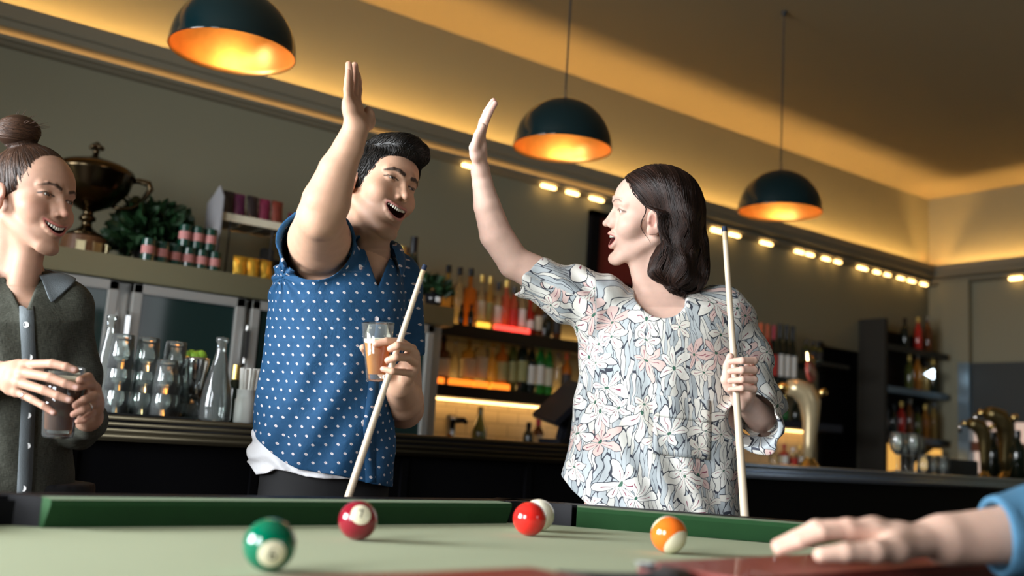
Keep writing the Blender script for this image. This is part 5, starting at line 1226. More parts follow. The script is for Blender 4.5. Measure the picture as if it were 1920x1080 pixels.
# ------------------------------------------------------------------ WOMAN IN THE FLORAL BLOUSE
def woman():
    d0 = 2.36; org = footorigin(C3(1240, 900, 2.38))
    h = Head(C3(1221, 397, 2.35), (-.023, .186, .982), (-.997, .074, -.038), (.08, .98, -.184), .97, fold=0, eary=.016, cr=.96, jaw=.019, mw=.0255, ru=.0060, rd=.0190, sm=8., eye=.0042, jw=.94, nose=1.0, brow=.0026, browcol=(.09, .05, .035), browraise=.004, lash=.7, lip=(.55, .20, .18), blush=(.72, .34, .27))
    B = Sdf(); h.build(B)
    nb = C3(1243, 575, 2.385)
    B.cap(h.W((0, -.028, -.045)), nb, .050, .052, .02); B.cap(h.W((0, .03, -.075)), C3(1222, 585, 2.36), .028, .03, .02)
    rows = [(548, 1170, 1320, .02, .06), (575, 1105, 1385, .0, .095), (620, 1090, 1398, 0, .115), (700, 1090, 1395, 0, .12), (800, 1082, 1390, 0, .12), (900, 1085, 1388, 0, .13), (1010, 1085, 1388, 0, .14)]
    L_ = lofts(rows, d0+.01, .12); B.loft(L_, .03, off=-.014)
    S1, E1, W1 = C3(1115, 565, 2.36), C3(965, 493, 2.35), C3(901, 322, 2.30)
    B.cap(S1, E1, .048, .039, .012); B.cap(E1, C3(930, 440, 2.335), .038, .0385, .006); B.cap(C3(930, 440, 2.335), C3(913, 385, 2.315), .0385, .0315, .004); B.cap(C3(913, 385, 2.315), C3(905, 345, 2.305), .0315, .0240, .004); B.cap(C3(905, 345, 2.305), W1, .024, .0225, .004)
    ff = lambda m, p, dd, t, z_: [C3(*m, z_), C3(*p, z_), C3(*dd, z_), C3(*t, z_)]
    F1 = [ff((902, 258), (909, 232), (918, 211), (928, 194), 2.262), ff((898, 252), (906, 226), (915, 206), (925, 189), 2.282), ff((898, 254), (904, 229), (912, 210), (921, 194), 2.302), ff((900, 262), (903, 241), (908, 225), (914, 211), 2.320)]
    T1 = [C3(897, 305, 2.270), C3(889, 277, 2.252), C3(896, 254, 2.243), C3(905, 237, 2.240)]
    hand(B, W1, F1, T1, .93)
    S2, E2, W2 = C3(1365, 600, 2.38), C3(1432, 790, 2.42), C3(1390, 748, 2.222)
    B.cap(S2, E2, .045, .038, .03); B.cap(E2, W2, .037, .024, .015)
    F2 = []
    for y, yy in ((676, 0), (694, 0), (712, 0), (729, -1)):
        F2.append([C3(1408, y+4, 2.205), C3(1414, y, 2.162), C3(1391, y+yy, 2.143), C3(1369, y+2+yy, 2.152)])
    T2 = [C3(1375, 738, 2.20), C3(1361, 712, 2.188), C3(1364, 686, 2.186), C3(1369, 668, 2.176)]
    hand(B, W2, F2, T2, .93)
    lo, hi = pbox(870, 1480, 175, 1000, 2.15, 2.50)
    V, Q = B.mesh(lo, hi, .0021*SC)
    col = np.tile(np.array((.70, .46, .37)), (len(V), 1)); h.paint(V, col)
    nm = nailmask(V, [T1[3], T2[3]+np.array([0, 0, -.006])]+[f[3]+np.array([0, 0, -.005]) for f in F1], .005)[:, None]; col = col*(1-nm*.4)+np.array((.80, .50, .44))*nm*.4
    tipz = np.exp(-np.min([np.linalg.norm(V-f[3], axis=1) for f in F1+F2], 0)**2/.0004)[:, None]*.4; col = col*(1-tipz)+np.array((.72, .36, .29))*tipz
    P_ = mesh_from('person', V, Q, m_skin, None, org, cols=col)
    setp(P_, 'laughing woman in a floral blouse raising her hand and gripping a cue', 'person')
    eyes(h, P_, org, (.10, .07, .04), (-.0, 1, .02)); teeth(h, P_, org)
    # blouse
    T = Sdf(); rows2 = [(545, 1165, 1330, .02, .065), (572, 1098, 1392, .0, .105), (620, 1082, 1404, 0, .128), (700, 1086, 1400, 0, .135), (780, 1078, 1396, 0, .14), (840, 1062, 1394, 0, .145), (890, 1048, 1392, 0, .15), (1010, 1042, 1392, 0, .155)]
    T.loft(lofts(rows2, d0+.01, .13), .03)
    T.cap(C3(1120, 572, 2.36), C3(1050, 545, 2.355), .083, .062, .03); T.capcut(C3(1050, 545, 2.355), C3(970, 509, 2.35), .062, .047, C3(986, 516, 2.35), C3(970, 507, 2.35)-C3(1050, 545, 2.355), .02)
    T.cap(C3(1350, 590, 2.38), C3(1385, 665, 2.39), .070, .072, .03); T.cap(C3(1385, 665, 2.39), C3(1420, 760, 2.38), .070, .064, .02); ce = C3(1405, 810, 2.255); T.capcut(C3(1420, 760, 2.38), C3(1402, 822, 2.19), .066, .067, ce, C3(1406, 806, 2.26)-C3(1418, 760, 2.38)+np.array([-.02, -.02, 0]), .02)
    cx, cz = C3(1240, 0, d0)[0], d0
    def folds(p):
        x, y, z_ = p[:, 0], p[:, 1], p[:, 2]
        dr = np.clip((C3(0, 640, d0)[1]-y)/.15, 0, 1)
        v = .0045*np.sin(70*x+14*y+2.2*np.sin(9*y+11*x))*dr+.004*noise3(p*np.array([1, .45, 1], f32), 34, 5)
        sl = np.clip((C3(1150, 0, d0)[0]-x)/.05, 0, 1)*np.clip((y-C3(0, 640, d0)[1])/.05, 0, 1); v = v+.0055*np.sin(95*(x*.85+y*.25)+3*np.sin(28*y))*sl
        sr = np.clip((x-C3(1385, 0, d0)[0])/.04, 0, 1); v = v+.005*np.sin(80*y+30*x+2*np.sin(30*x))*sr
        return v.astype(f32)
    T.fn(folds, 'disp')
    T.cap(C3(1418, 775, 2.36), C3(1400, 815, 2.14), .055, .062, .006, 's')
    T.ell(C3(1240, 548, 2.30), (.061, .062, .12), None, .006, 's')
    T.cap(h.W((0, -.03, -.06)), nb, .056, .058, .01, 's')
    T.fn(lambda p: -(p[:, 1]/p[:, 2]-(540-1005)/F)*2, 'clip')
    T.fn(hemclip([1000, 1048, 1072, 1104, 1130, 2000], [880, 886, 918, 948, 1000, 1010]), 'clip')
    # chest pocket flap and pocket outline raised from the cloth
    lo, hi = pbox(955, 1490, 460, 1015, 2.18, 2.54)
    V, Q = T.mesh(lo, hi, .0030*SC)
    puv = torso_puv(V, cx, cz, .17)
    L1 = (V[:, 0] < C3(1112, 0, d0)[0]) & (V[:, 1] > C3(0, 640, d0)[1]-(V[:, 0]-C3(1062, 0, d0)[0])*.1)
    puv[L1] = arm_puv(V[L1], C3(1120, 572, 2.36), C3(975, 511, 2.35), .065)
    L2 = (V[:, 0] > C3(1380, 0, d0)[0]) & (V[:, 1] > C3(0, 868, 2.3)[1])
    puv[L2] = arm_puv(V[L2], C3(1360, 590, 2.38), C3(1420, 790, 2.38), .07)
    bl = mesh_from('blouse', V, Q, m_floral, P_, org, puv=puv)
    # pocket flap: a thin curved patch following the blouse front
    ev = lambda q: T.ev(np.asarray(q, f32)[:, None, :], np.asarray(q, f32), .02)[:, 0]
    def patch(corners, nu, nv, lift, name):
        c00, c10, c11, c01 = [np.array(c, float) for c in corners]; G = []
        for i in range(nu+1):
            for j in range(nv+1):
                u, v = i/nu, j/nv; q = (1-u)*(1-v)*c00+u*(1-v)*c10+u*v*c11+(1-u)*v*c01; G.append(q)
        G = np.array(G); dd = np.full(len(G), 2.05); 
        pts = np.stack([(G[:, 0]-960)/F*dd, (540-G[:, 1])/F*dd, dd], 1)
        for _ in range(40):
            e_ = np.minimum(ev(pts), .03)-lift; dd = dd+e_*.8; pts = np.stack([(G[:, 0]-960)/F*dd, (540-G[:, 1])/F*dd, dd], 1)
        Qs = [(i*(nv+1)+j, (i+1)*(nv+1)+j, (i+1)*(nv+1)+j+1, i*(nv+1)+j+1) for i in range(nu) for j in range(nv)]
        o = mesh_from(name, pts, np.array(Qs), m_floral, P_, org, puv=torso_puv(pts, cx, cz, .17)+np.array([.06, .03]))
        md = o.modifiers.new('thick', 'SOLIDIFY'); md.thickness = .003; return o
    patch([(1224, 740), (1330, 750), (1330, 793), (1224, 779)], 14, 6, .0035, 'pocket_flap')
    patch([(1226, 775), (1332, 788), (1330, 862), (1222, 850)], 12, 8, .0018, 'pocket')
    legs('trousers', P_, org, toW(C3(1240, 1000, 2.40)), .165, mat('dark_blue_jeans', (.01, .014, .03), .8), [org+np.array([-.10, .05, 0]), org+np.array([.10, -.03, 0])])
    for k in (-1, 1): shoe(P_, org, org+np.array([.1*k, -.03*k-.0+(.02), 0]), (-.6, -.8), m_shoe)
    # hair
    H = Sdf(); hc, hr = np.array([0, -.018, .026]), np.array([.0815, .105, .0915])
    H.ell(h.W(hc), hr*h.s*.975, h.R, .01); H.ell(h.W((0, .024, .034)), np.array((.0655, .065, .060))*h.s, h.R, .01)
    dn = nrm(-UPc); back = nrm(-h.R[:, 1]*.9+h.R[:, 2]*0)
    for q in (-1, 1):
        H.cap(h.W((q*.045, -.058, .0)), h.W((q*.052, -.062, -.05))+dn*.082, .044, .036, .02); H.cap(h.W((q*.060, -.034, -.02)), h.W((q*.062, -.012, -.05))+dn*.078, .020, .019, .02)
    H.cap(h.W((0, -.072, .0)), h.W((0, -.090, -.05))+dn*.088, .055, .054, .02)
    O, R_, sc = h.O.astype(f32), h.R.astype(f32), h.s
    zz = np.array([-.40, -.10, -.055, .010, .022, .045, .075, .10, .125]); yy = np.array([.04, .000, -.032, -.030, .030, .054, .070, .076, .05])
    def hl(p): q = ((p-O)@R_)/sc; return ((q[:, 1]-np.interp(q[:, 2], zz, yy))*.8*sc).astype(f32)
    H.fn(hl, 'clip')
    H.fn(lambda p: (.0060*np.clip((-.01-((p-O)@R_)[:, 2])/.03, 0, 1)*noise3(p, 55, 2)).astype(f32), 'disp')
    lo, hi = box_of([h.O], .24); V, Q = H.mesh(lo, hi, .003*SC)
    hair = mesh_from('hair', V, Q, mat('hair_underlayer', (.006, .003, .002), .8, spec=.1), P_, org)
    rs = np.random.RandomState(4)
    Lv = h.L(V); ok = np.nonzero(Lv[:, 2] > -.14)[0]; sd = V[rs.choice(ok, 6500, replace=False)]; ph = rs.uniform(0, 6.28, len(sd)); Rf = h.R
    def flow(p, i):
        q = (p-h.O)@Rf/h.s; sx = np.sign(q[:, 0]); fr = np.clip((q[:, 1]+.01)/.05, 0, 1); top = np.clip((q[:, 2]-.0)/.05, 0, 1)
        v = np.stack([sx*.9*top, -.35*top-.75*fr*top-.25*(1-top)*(q[:, 1] > -.03), -1.+0*top], 1)@Rf.T
        w = (1-top)[:, None]; cl = np.floor((p[:, 0]*22+p[:, 2]*31))*1.7
        lat = np.cross(np.tile(dn, (len(p), 1)), (p-h.W((0, -.03, -.05)))); lat /= np.linalg.norm(lat, axis=1)[:, None]+1e-9
        return v*(1-w)+w*(dn*1.0+lat*(.60*np.sin(q[:, 2]*70+cl+.5*np.sin(ph)))[:, None])+rs.normal(0, .03, p.shape)
    P3 = trace(H, sd, flow, 12, rs.uniform(.006, .0115, len(sd)), .0022, .0009)
    paths = list(P3); rad = rs.uniform(.0008, .0014, len(sd)); shd = np.clip(rs.beta(1.1, 3.2, len(sd))+.15*np.sin(sd[:, 0]*160+sd[:, 2]*90), 0, 1)
    strands('hair_strands', paths, rad, m_hairau, P_, org, shd)
    return P_, org

# ------------------------------------------------------------------ MAN IN THE BLUE DOTTED SHIRT
def man():
    d0 = 2.30; org = footorigin(C3(608, 900, 2.32))
    h = Head(C3(714, 351, 2.305), (.66, -.36, .66), (.70, .05, -.71), (.25, .92, .28), .97, cr=1.02, jaw=.021, mw=.0295, ru=.0045, rd=.0180, sm=11., eye=.0024, browraise=-.003, jw=1.0, brow=.0050, browcol=(.016, .010, .008), stubble=(.16, .10, .08), lip=(.50, .20, .18), blush=(.60, .27, .19), nose=1.02)
    B = Sdf(); h.build(B); nb = C3(668, 478, 2.33)
    B.cap(h.W((0, -.03, -.04)), nb, .056, .062, .02); B.cap(h.W((0, .02, -.08)), C3(690, 500, 2.28), .036, .040, .025)
    B.cap(C3(668, 485, 2.34), C3(590, 480, 2.30), .052, .055, .04); B.cap(C3(668, 490, 2.34), C3(735, 525, 2.42), .052, .055, .04)
    rows = [(470, 580, 735, 0, .085), (500, 520, 745, 0, .105), (560, 510, 752, 0, .115), (640, 505, 750, 0, .115), (750, 488, 740, 0, .115), (835, 484, 732, 0, .115)]
    L_ = lofts(rows, d0, .115); B.loft(L_, .03, off=-.013)
    S1, E1, W1 = C3(598, 487, 2.30), C3(601, 408, 2.055), C3(667, 243, 2.03)
    B.cap(S1, (S1+E1)/2, .068, .068, .012); B.cap((S1+E1)/2, E1, .068, .049, .006); B.cap(E1, C3(612, 378, 2.045), .048, .0495, .006); B.cap(C3(612, 378, 2.045), C3(633, 320, 2.04), .0495, .0385, .004); B.cap(C3(632, 320, 2.04), C3(653, 278, 2.035), .0385, .0305, .004); B.cap(C3(653, 278, 2.035), W1, .0315, .0265, .004)
    B.ell(C3(600, 420, 2.03), (.022, .022, .022), None, .02)
    ff = lambda m, p, dd, t, z_: [C3(*m, z_), C3(*p, z_), C3(*dd, z_), C3(*t, z_)]
    F1 = [ff((668, 192), (671, 170), (671, 154), (670, 141), 2.085), ff((662, 186), (665, 158), (666, 139), (665, 123), 2.065), ff((655, 186), (655, 157), (655, 138), (654, 121), 2.043), ff((652, 193), (651, 168), (652, 150), (653, 135), 2.020)]
    T1 = [C3(684, 240, 2.07), C3(692, 226, 2.08), C3(693, 215, 2.085), C3(690, 207, 2.09)]
    hand(B, W1, F1, T1, 1.02)
    S2, E2, W2 = C3(742, 530, 2.42), C3(757, 765, 2.40), C3(750, 722, 2.19)
    B.cap(S2, E2, .052, .046, .03); B.cap(E2, C3(756, 750, 2.30), .046, .044, .015); B.cap(C3(756, 750, 2.30), W2, .044, .030, .015)
    F2 = [[C3(772, 655, 2.165), C3(752, 641, 2.095), C3(724, 640, 2.068), C3(704, 645, 2.062)], [C3(777, 664, 2.150), C3(765, 651, 2.075), C3(745, 648, 2.030), C3(732, 654, 2.036)],
          [C3(778, 680, 2.150), C3(763, 670, 2.072), C3(742, 670, 2.028), C3(727, 676, 2.034)], [C3(770, 700, 2.150), C3(757, 698, 2.085), C3(736, 696, 2.030), C3(718, 692, 2.038)]]
    T2 = [C3(735, 712, 2.17), C3(712, 690, 2.165), C3(692, 665, 2.150), C3(681, 652, 2.128)]
    hand(B, W2, F2, T2, 1.0)
    lo, hi = pbox(480, 800, 105, 910, 1.95, 2.52)
    V, Q = B.mesh(lo, hi, .0021*SC)
    col = np.tile(np.array((.54, .32, .215)), (len(V), 1)); h.paint(V, col)
    tips = [f[3] for f in F1+F2]; tz = np.exp(-np.min([np.linalg.norm(V-t, axis=1) for t in tips], 0)**2/.0004)[:, None]*.35; col = col*(1-tz)+np.array((.62, .29, .21))*tz
    nm = nailmask(V, [f[3]+np.array([-.002, .003, -.007]) for f in F2], .0052)[:, None]; col = col*(1-nm*.5)+np.array((.78, .50, .42))*nm*.5
    P_ = mesh_from('person', V, Q, m_skin, None, org, cols=col)
    setp(P_, 'laughing dark haired man in a blue dotted shirt holding beer and cue', 'person')
    eyes(h, P_, org, (.05, .025, .012), (.1, 1, -.02)); teeth(h, P_, org)
    # shirt
    T = Sdf(); rows2 = [(470, 590, 730, 0, .09), (500, 516, 750, 0, .12), (560, 505, 760, 0, .13), (620, 502, 757, 0, .13), (700, 493, 750, 0, .13), (790, 476, 742, 0, .135), (860, 472, 738, 0, .14), (925, 476, 738, 0, .14)]
    T.loft(lofts(rows2, d0, .13), .03)
    T.cap(C3(668, 492, 2.34), C3(600, 485, 2.30), .060, .072, .04); T.cap(C3(668, 497, 2.34), C3(735, 530, 2.42), .058, .066, .04)
    T.capcut(C3(598, 487, 2.30), C3(591, 440, 2.13), .080, .0845, C3(592, 452, 2.165), C3(593, 450, 2.17)-C3(598, 487, 2.30), .03)
    T.capcut(C3(738, 530, 2.42), C3(752, 690, 2.42), .070, .062, C3(750, 668, 2.42), (.05, -1, 0), .03)
    T.cap(C3(668, 470, 2.345), C3(668, 500, 2.33), .064, .07, .02)
    cx = C3(620, 0, d0)[0]
    def folds(p):
        x, y, z_ = p[:, 0], p[:, 1], p[:, 2]; lo_ = np.clip((C3(0, 600, d0)[1]-y)/.12, 0, 1)
        v = .0045*np.sin(62*x-20*y+2*np.sin(10*y))*lo_+.0035*noise3(p*np.array([1, .5, 1], f32), 36, 8)
        # creases running from the raised armpit across the back of the shirt
        a = C3(545, 520, d0); q = p-a.astype(f32); r = np.sqrt(q[:, 0]**2+q[:, 1]**2)+.01; th = np.arctan2(q[:, 1], q[:, 0])
        v = v+.003*np.sin(9*th+2*np.sin(16*r))*np.exp(-(r/.16)**2)
        return v.astype(f32)
    T.fn(folds, 'disp')
    T.cap(C3(597, 480, 2.27), C3(590, 430, 2.06), .0745, .080, .004, 's')
    T.cap(C3(750, 640, 2.42), C3(752, 720, 2.42), .056, .058, .004, 's')
    T.cap(h.W((0, -.03, -.05)), nb, .066, .070, .01, 's')
    # open neck: wedge cut through the front only
    va, vb, vc_ = C3(682, 462, 2.2), C3(732, 480, 2.2), C3(709, 538, 2.2)
    def wedge(p):
        s_ = 2.2/p[:, 2]; x, y = p[:, 0]*s_, p[:, 1]*s_
        def hp(a, b): n = np.array([b[1]-a[1], a[0]-b[0]]); n = n/np.linalg.norm(n); return (x-a[0])*n[0]+(y-a[1])*n[1]
        s1 = hp(va, vc_); s2 = hp(vc_, vb); m_ = np.maximum(s1, s2) if True else 0
        mi = np.maximum(-s1, -s2)
        c = (va+vb+vc_)/3; sg1 = 1 if ((c[0]-va[0])*(vc_[1]-va[1])+(c[1]-va[1])*(va[0]-vc_[0])) < 0 else -1; sg2 = 1 if ((c[0]-vc_[0])*(vb[1]-vc_[1])+(c[1]-vc_[1])*(vc_[0]-vb[0])) < 0 else -1
        return np.maximum(np.maximum(s1*sg1, s2*sg2), p[:, 2]-2.33).astype(f32)
    T.fn(wedge, 's', (va+vb+vc_)/3+np.array([0, 0, .05]), .2, .004)
    T.fn(hemclip([400, 468, 486, 510, 535, 560, 640, 700, 740, 900], [800, 806, 828, 850, 868, 880, 893, 908, 914, 914]), 'clip')
    lo, hi = pbox(455, 800, 380, 925, 2.02, 2.52)
    V, Q = T.mesh(lo, hi, .0030*SC)
    puv = torso_puv(V, cx, d0, .17)
    L1 = np.linalg.norm(V-C3(594, 455, 2.19), axis=1) < .115; L1 &= V[:, 2] < 2.27; L1 &= V[:, 1] > C3(0, 510, d0)[1]
    puv[L1] = arm_puv(V[L1], C3(598, 487, 2.30), C3(593, 450, 2.17), .08)
    sh = mesh_from('shirt', V, Q, m_dots, P_, org, puv=puv)
    evs = lambda q: T.ev(np.asarray(q, f32)[:, None, :], np.asarray(q, f32), .02)[:, 0]
    collar(P_, org, C3(684, 455, 2.32), nrm(np.array([.20, .95, .02])), np.array([.45, -.25, -.85]), .070, .092, .034, m_dots, .50, .050, evs)
    def front(x, y, lift=0.):
        d = 1.95
        for _ in range(60): d += min(float(evs([C3(x, y, d)])[0])-lift, .03)*.8
        return C3(x, y, d)
    m_btn = mat('pearl_button', (.75, .68, .68), .3)
    for x, y in ((706, 546+52), (700, 690), (682, 792)):
        p = front(x, y); n = nrm(np.array([.3, 0, -1.])); button(Vector(toW(p))-Vector(org), Vector(n@RM), .0055, sh, m_btn)
    # placket seam strip
    V2, Q2 = [], []
    ys = np.linspace(602, 905, 40)
    for i, y in enumerate(ys):
        xc = np.interp(y, [590, 700, 800, 905], [716, 702, 690, 694])
        for w_ in (-9, 9): V2.append(front(xc+w_, y, .0012))
    for i in range(39): Q2.append((2*i, 2*i+1, 2*i+3, 2*i+2))
    o = mesh_from('placket', np.array(V2), np.array(Q2), m_dots, sh, org, puv=torso_puv(np.array(V2), cx, d0, .17)+np.array([.01, .0])); o.location = (0, 0, 0)
    md = o.modifiers.new('thick', 'SOLIDIFY'); md.thickness = .002
    # undershirt
    U = Sdf(); rows3 = [(780, 482, 730, 0, .12), (830, 474, 730, 0, .122), (850, 466, 730, 0, .125), (870, 468, 730, 0, .127), (900, 478, 730, 0, .124)]
    U.loft(lofts(rows3, d0, .12), .01, off=.002)
    U.fn(lambda p: (.004*np.sin(p[:, 1]*150+p[:, 0]*60+2*np.sin(p[:, 0]*50))+.003*noise3(p, 60, 3)).astype(f32), 'disp')
    U.fn(hemclip([400, 466, 480, 500, 516, 540, 575, 610, 740], [850, 868, 890, 888, 880, 884, 894, 898, 898]), 'clip'); U.fn(lambda p: p[:, 1]-C3(0, 790, d0)[1], 'clip')
    lo, hi = pbox(450, 750, 780, 910, 2.1, 2.5)
    V, Q = U.mesh(lo, hi, .003*SC); mesh_from('undershirt', V, Q, m_tee, P_, org)
    legs('trousers', P_, org, toW(C3(606, 950, 2.31)), .155, m_trs, [org+np.array([-.11, .06, 0]), org+np.array([.11, -.03, 0])])
    for k in (-1, 1): shoe(P_, org, org+np.array([.11*k, -.045*k+.015, 0]), (.5, -.86), m_shoe)
    # hair
    H = Sdf(); hc, hr = np.array([0, -.020, .032]), np.array([.0805, .098, .090]); H.ell(h.W(hc), hr*h.s, h.R, .01)
    H.ell(h.W((0, .030, .090)), np.array((.066, .066, .034))*h.s, h.R@_rx(-.12), .02); H.ell(h.W((0, .026, .038)), np.array((.068, .063, .060))*h.s, h.R, .008); H.ell(h.W((0.0, .074, .088)), np.array((.054, .034, .031))*h.s, h.R, .016)
    O, R_, sc = h.O.astype(f32), h.R.astype(f32), h.s
    zz = np.array([-.08, -.045, -.030, -.026, .0, .03, .050, .062, .075, .13]); yy = np.array([-.05, -.035, -.010, .024, .034, .050, .064, .088, .12, .13])
    def hl(p): q = ((p-O)@R_)/sc; return ((q[:, 1]-np.interp(q[:, 2], zz, yy))*.8*sc).astype(f32)
    H.fn(hl, 'clip'); H.fn(lambda p: ((O-p)@R_[:, 2]-.070*sc).astype(f32), 'clip')
    H.fn(lambda p: (-.0005+.0016*noise3(p, 160, 2)).astype(f32), 'disp')
    lo, hi = box_of([h.O], .16); V, Q = H.mesh(lo, hi, .0026*SC)
    mesh_from('hair', V, Q, m_hairb, P_, org, cols=np.full((len(V), 3), .15))
    rs = np.random.RandomState(11); sd = V[rs.choice(len(V), 5200, replace=False)]; Lv = h.L(sd)
    def flow(p, i):
        q = (p-h.O)@h.R/h.s; top = np.clip((q[:, 2]-.055)/.03, 0, 1)[:, None]
        return (np.array([.35, .25, .4])*top+np.array([0, -.35, -.9])*(1-top))@h.R.T+rs.normal(0, .07, p.shape)+.18*np.sin(p*60)*top
    lt = np.clip((Lv[:, 2]-.055)/.03, 0, 1); fr = np.clip((Lv[:, 1]-.085)/.02, 0, 1)
    P3 = trace(H, sd, flow, 5, .0022+.0032*lt*(1-.6*fr), .0012)
    paths = list(P3); rad = .0006+.0006*rs.rand(len(sd)); shd = rs.beta(1, 3, len(sd))
    strands('hair_strands', paths, rad, m_hairb, P_, org, shd)
    return P_, org

# ------------------------------------------------------------------ WOMAN AT THE LEFT EDGE
def leftwoman():
    d0 = 2.10; org = footorigin(C3(40, 900, 2.12))
    h = Head(C3(60, 374, 2.11), (.38, -.22, .90), (.91, .0, -.41), (.09, .97, .21), .955, cr=1.07, jaw=.009, mw=.0305, ru=.0040, rd=.0095, sm=15., eye=.0026, jw=.88, brow=.0040, browcol=(.030, .016, .010), lip=(.48, .15, .13), blush=(.66, .24, .18), nose=1.0)
    B = Sdf(); h.build(B); nb = C3(28, 530, 2.14)
    B.cap(h.W((0, -.03, -.04)), nb, .049, .052, .02); B.cap(h.W((0, .02, -.075)), C3(42, 545, 2.09), .028, .032, .02)
    B.cap(C3(28, 530, 2.14), C3(112, 575, 2.15), .038, .038, .03); B.cap(C3(28, 535, 2.14), C3(-60, 560, 2.12), .040, .045, .04)
    rows = [(535, -40, 100, 0.02, .07), (565, -85, 145, 0, .09), (620, -90, 155, 0, .105), (700, -80, 140, 0, .105), (800, -65, 125, 0, .10), (930, -70, 118, 0, .12)]
    B.loft(lofts(rows, d0+.02, .105), .03, off=-.012)
    E1, W1 = C3(-110, 745, 2.02), C3(-8, 702, 1.925)
    B.cap(C3(-75, 580, 2.12), E1, .043, .036, .02); B.cap(E1, W1, .035, .024, .015)
    F1 = [[C3(48, 684, 1.885), C3(98, 682, 1.855), C3(124, 688, 1.850), C3(141, 694, 1.853)], [C3(42, 698, 1.872), C3(94, 708, 1.838), C3(122, 719, 1.833), C3(145, 727, 1.836)],
          [C3(36, 717, 1.865), C3(83, 732, 1.830), C3(108, 742, 1.825), C3(131, 750, 1.828)], [C3(32, 735, 1.872), C3(62, 750, 1.845), C3(82, 761, 1.835), C3(101, 774, 1.835)]]
    T1 = [C3(20, 696, 1.945), C3(48, 688, 1.965), C3(74, 696, 1.975), C3(92, 706, 1.978)]
    hand(B, W1, F1, T1, .95)
    E2, W2 = C3(150, 800, 2.12), C3(170, 782, 1.965)
    B.cap(C3(122, 585, 2.15), E2, .043, .036, .02); B.cap(E2, W2, .034, .024, .015)
    F2 = [[C3(176, 730, 1.925), C3(172, 722, 1.905), C3(158, 722, 1.880), C3(146, 727, 1.872)], [C3(181, 744, 1.925), C3(176, 742, 1.895), C3(158, 750, 1.872), C3(142, 760, 1.866)],
          [C3(180, 758, 1.93), C3(174, 758, 1.895), C3(156, 768, 1.870), C3(138, 777, 1.866)], [C3(176, 772, 1.94), C3(171, 776, 1.905), C3(158, 786, 1.885), C3(146, 790, 1.88)]]
    T2 = [C3(172, 760, 1.95), C3(176, 728, 1.935), C3(165, 708, 1.90), C3(150, 713, 1.868)]
    hand(B, W2, F2, T2, .93)
    lo, hi = pbox(-150, 192, 225, 940, 1.80, 2.30)
    V, Q = B.mesh(lo, hi, .0021*SC)
    col = np.tile(np.array((.45, .26, .18)), (len(V), 1)); h.paint(V, col)  # skin base darkened to hold the dim light on her
    tips = [f[3] for f in F1+F2]; tz = np.exp(-np.min([np.linalg.norm(V-t, axis=1) for t in tips], 0)**2/.0004)[:, None]*.35; col = col*(1-tz)+np.array((.62, .29, .22))*tz
    nm = nailmask(V, [f[3]+np.array([-.001, .002, -.007]) for f in F1], .0052)[:, None]; col = col*(1-nm*.6)+np.array((.80, .55, .50))*nm*.6
    P_ = mesh_from('person', V, Q, m_skin, None, org, cols=col)
    setp(P_, 'smiling woman with a hair bun in an olive linen shirt cupping a glass', 'person')
    eyes(h, P_, org, (.05, .035, .02), (.15, 1, 0)); teeth(h, P_, org)
    # rings
    p = (F1[3][0]*.45+F1[3][1]*.55); n = nrm(F1[3][1]-F1[3][0])
    MB().lathe([(.0098, -.0015), (.0106, 0), (.0098, .0015)], 20, c=Vector(toW(p))-Vector(org), ax=Vector(n@RM)).build('ring', m_chrome, P_, smooth=True)
    p = (F2[2][1]*.5+F2[2][2]*.5); n = nrm(F2[2][2]-F2[2][1])
    MB().lathe([(.0092, -.0015), (.0100, 0), (.0092, .0015)], 20, c=Vector(toW(p))-Vector(org), ax=Vector(n@RM)).build('ring', m_chrome, P_, smooth=True)
    # shirt
    T = Sdf(); rows2 = [(528, -25, 85, .03, .07), (552, -80, 130, .02, .10), (600, -95, 158, 0, .118), (700, -85, 146, 0, .12), (800, -70, 128, 0, .12), (940, -78, 124, 0, .14)]
    T.loft(lofts(rows2, d0+.02, .12), .03)
    T.cap(C3(30, 540, 2.135), C3(115, 574, 2.14), .060, .063, .04); T.cap(C3(30, 545, 2.14), C3(-60, 570, 2.12), .052, .055, .04)
    T.cap(C3(122, 590, 2.15), C3(146, 700, 2.14), .054, .048, .02); T.cap(C3(146, 700, 2.14), C3(150, 795, 2.12), .046, .046, .02); T.cap(C3(150, 795, 2.12), C3(165, 790, 2.02), .045, .036, .015)
    T.cap(C3(-75, 585, 2.12), C3(-112, 745, 2.02), .055, .048, .02); T.capcut(C3(-112, 745, 2.02), C3(-30, 714, 1.95), .046, .037, C3(-48, 721, 1.963), W1-E1, .012)
    cx = C3(40, 0, d0)[0]
    T.fn(lambda p: (.004*noise3(p*np.array([1, .5, 1], f32), 34, 6)+.003*np.sin(70*p[:, 0]+25*p[:, 1]+2*np.sin(14*p[:, 1]))).astype(f32), 'disp')
    T.cap(h.W((0, -.03, -.05)), nb, .057, .060, .01, 's')
    va, vb, vc_ = C3(0, 500, 2.1), C3(82, 500, 2.1), C3(46, 592, 2.1)
    def wedge(p):
        s_ = 2.1/p[:, 2]; x, y = p[:, 0]*s_, p[:, 1]*s_
        def hp(a, b, c): n = np.array([b[1]-a[1], a[0]-b[0]]); n = n/np.linalg.norm(n); sg = 1 if (c[0]-a[0])*n[0]+(c[1]-a[1])*n[1] < 0 else -1; return sg*((x-a[0])*n[0]+(y-a[1])*n[1])
        c = (va+vb+vc_)/3; return np.maximum(np.maximum(hp(va, vc_, c), hp(vc_, vb, c)), p[:, 2]-2.13).astype(f32)
    T.fn(wedge, 's', (va+vb+vc_)/3, .2, .004)
    T.fn(lambda p: (-(p[:, 1]/p[:, 2]-(540-960)/F)*2).astype(f32), 'clip')
    lo, hi = pbox(-170, 195, 480, 965, 1.9, 2.30)
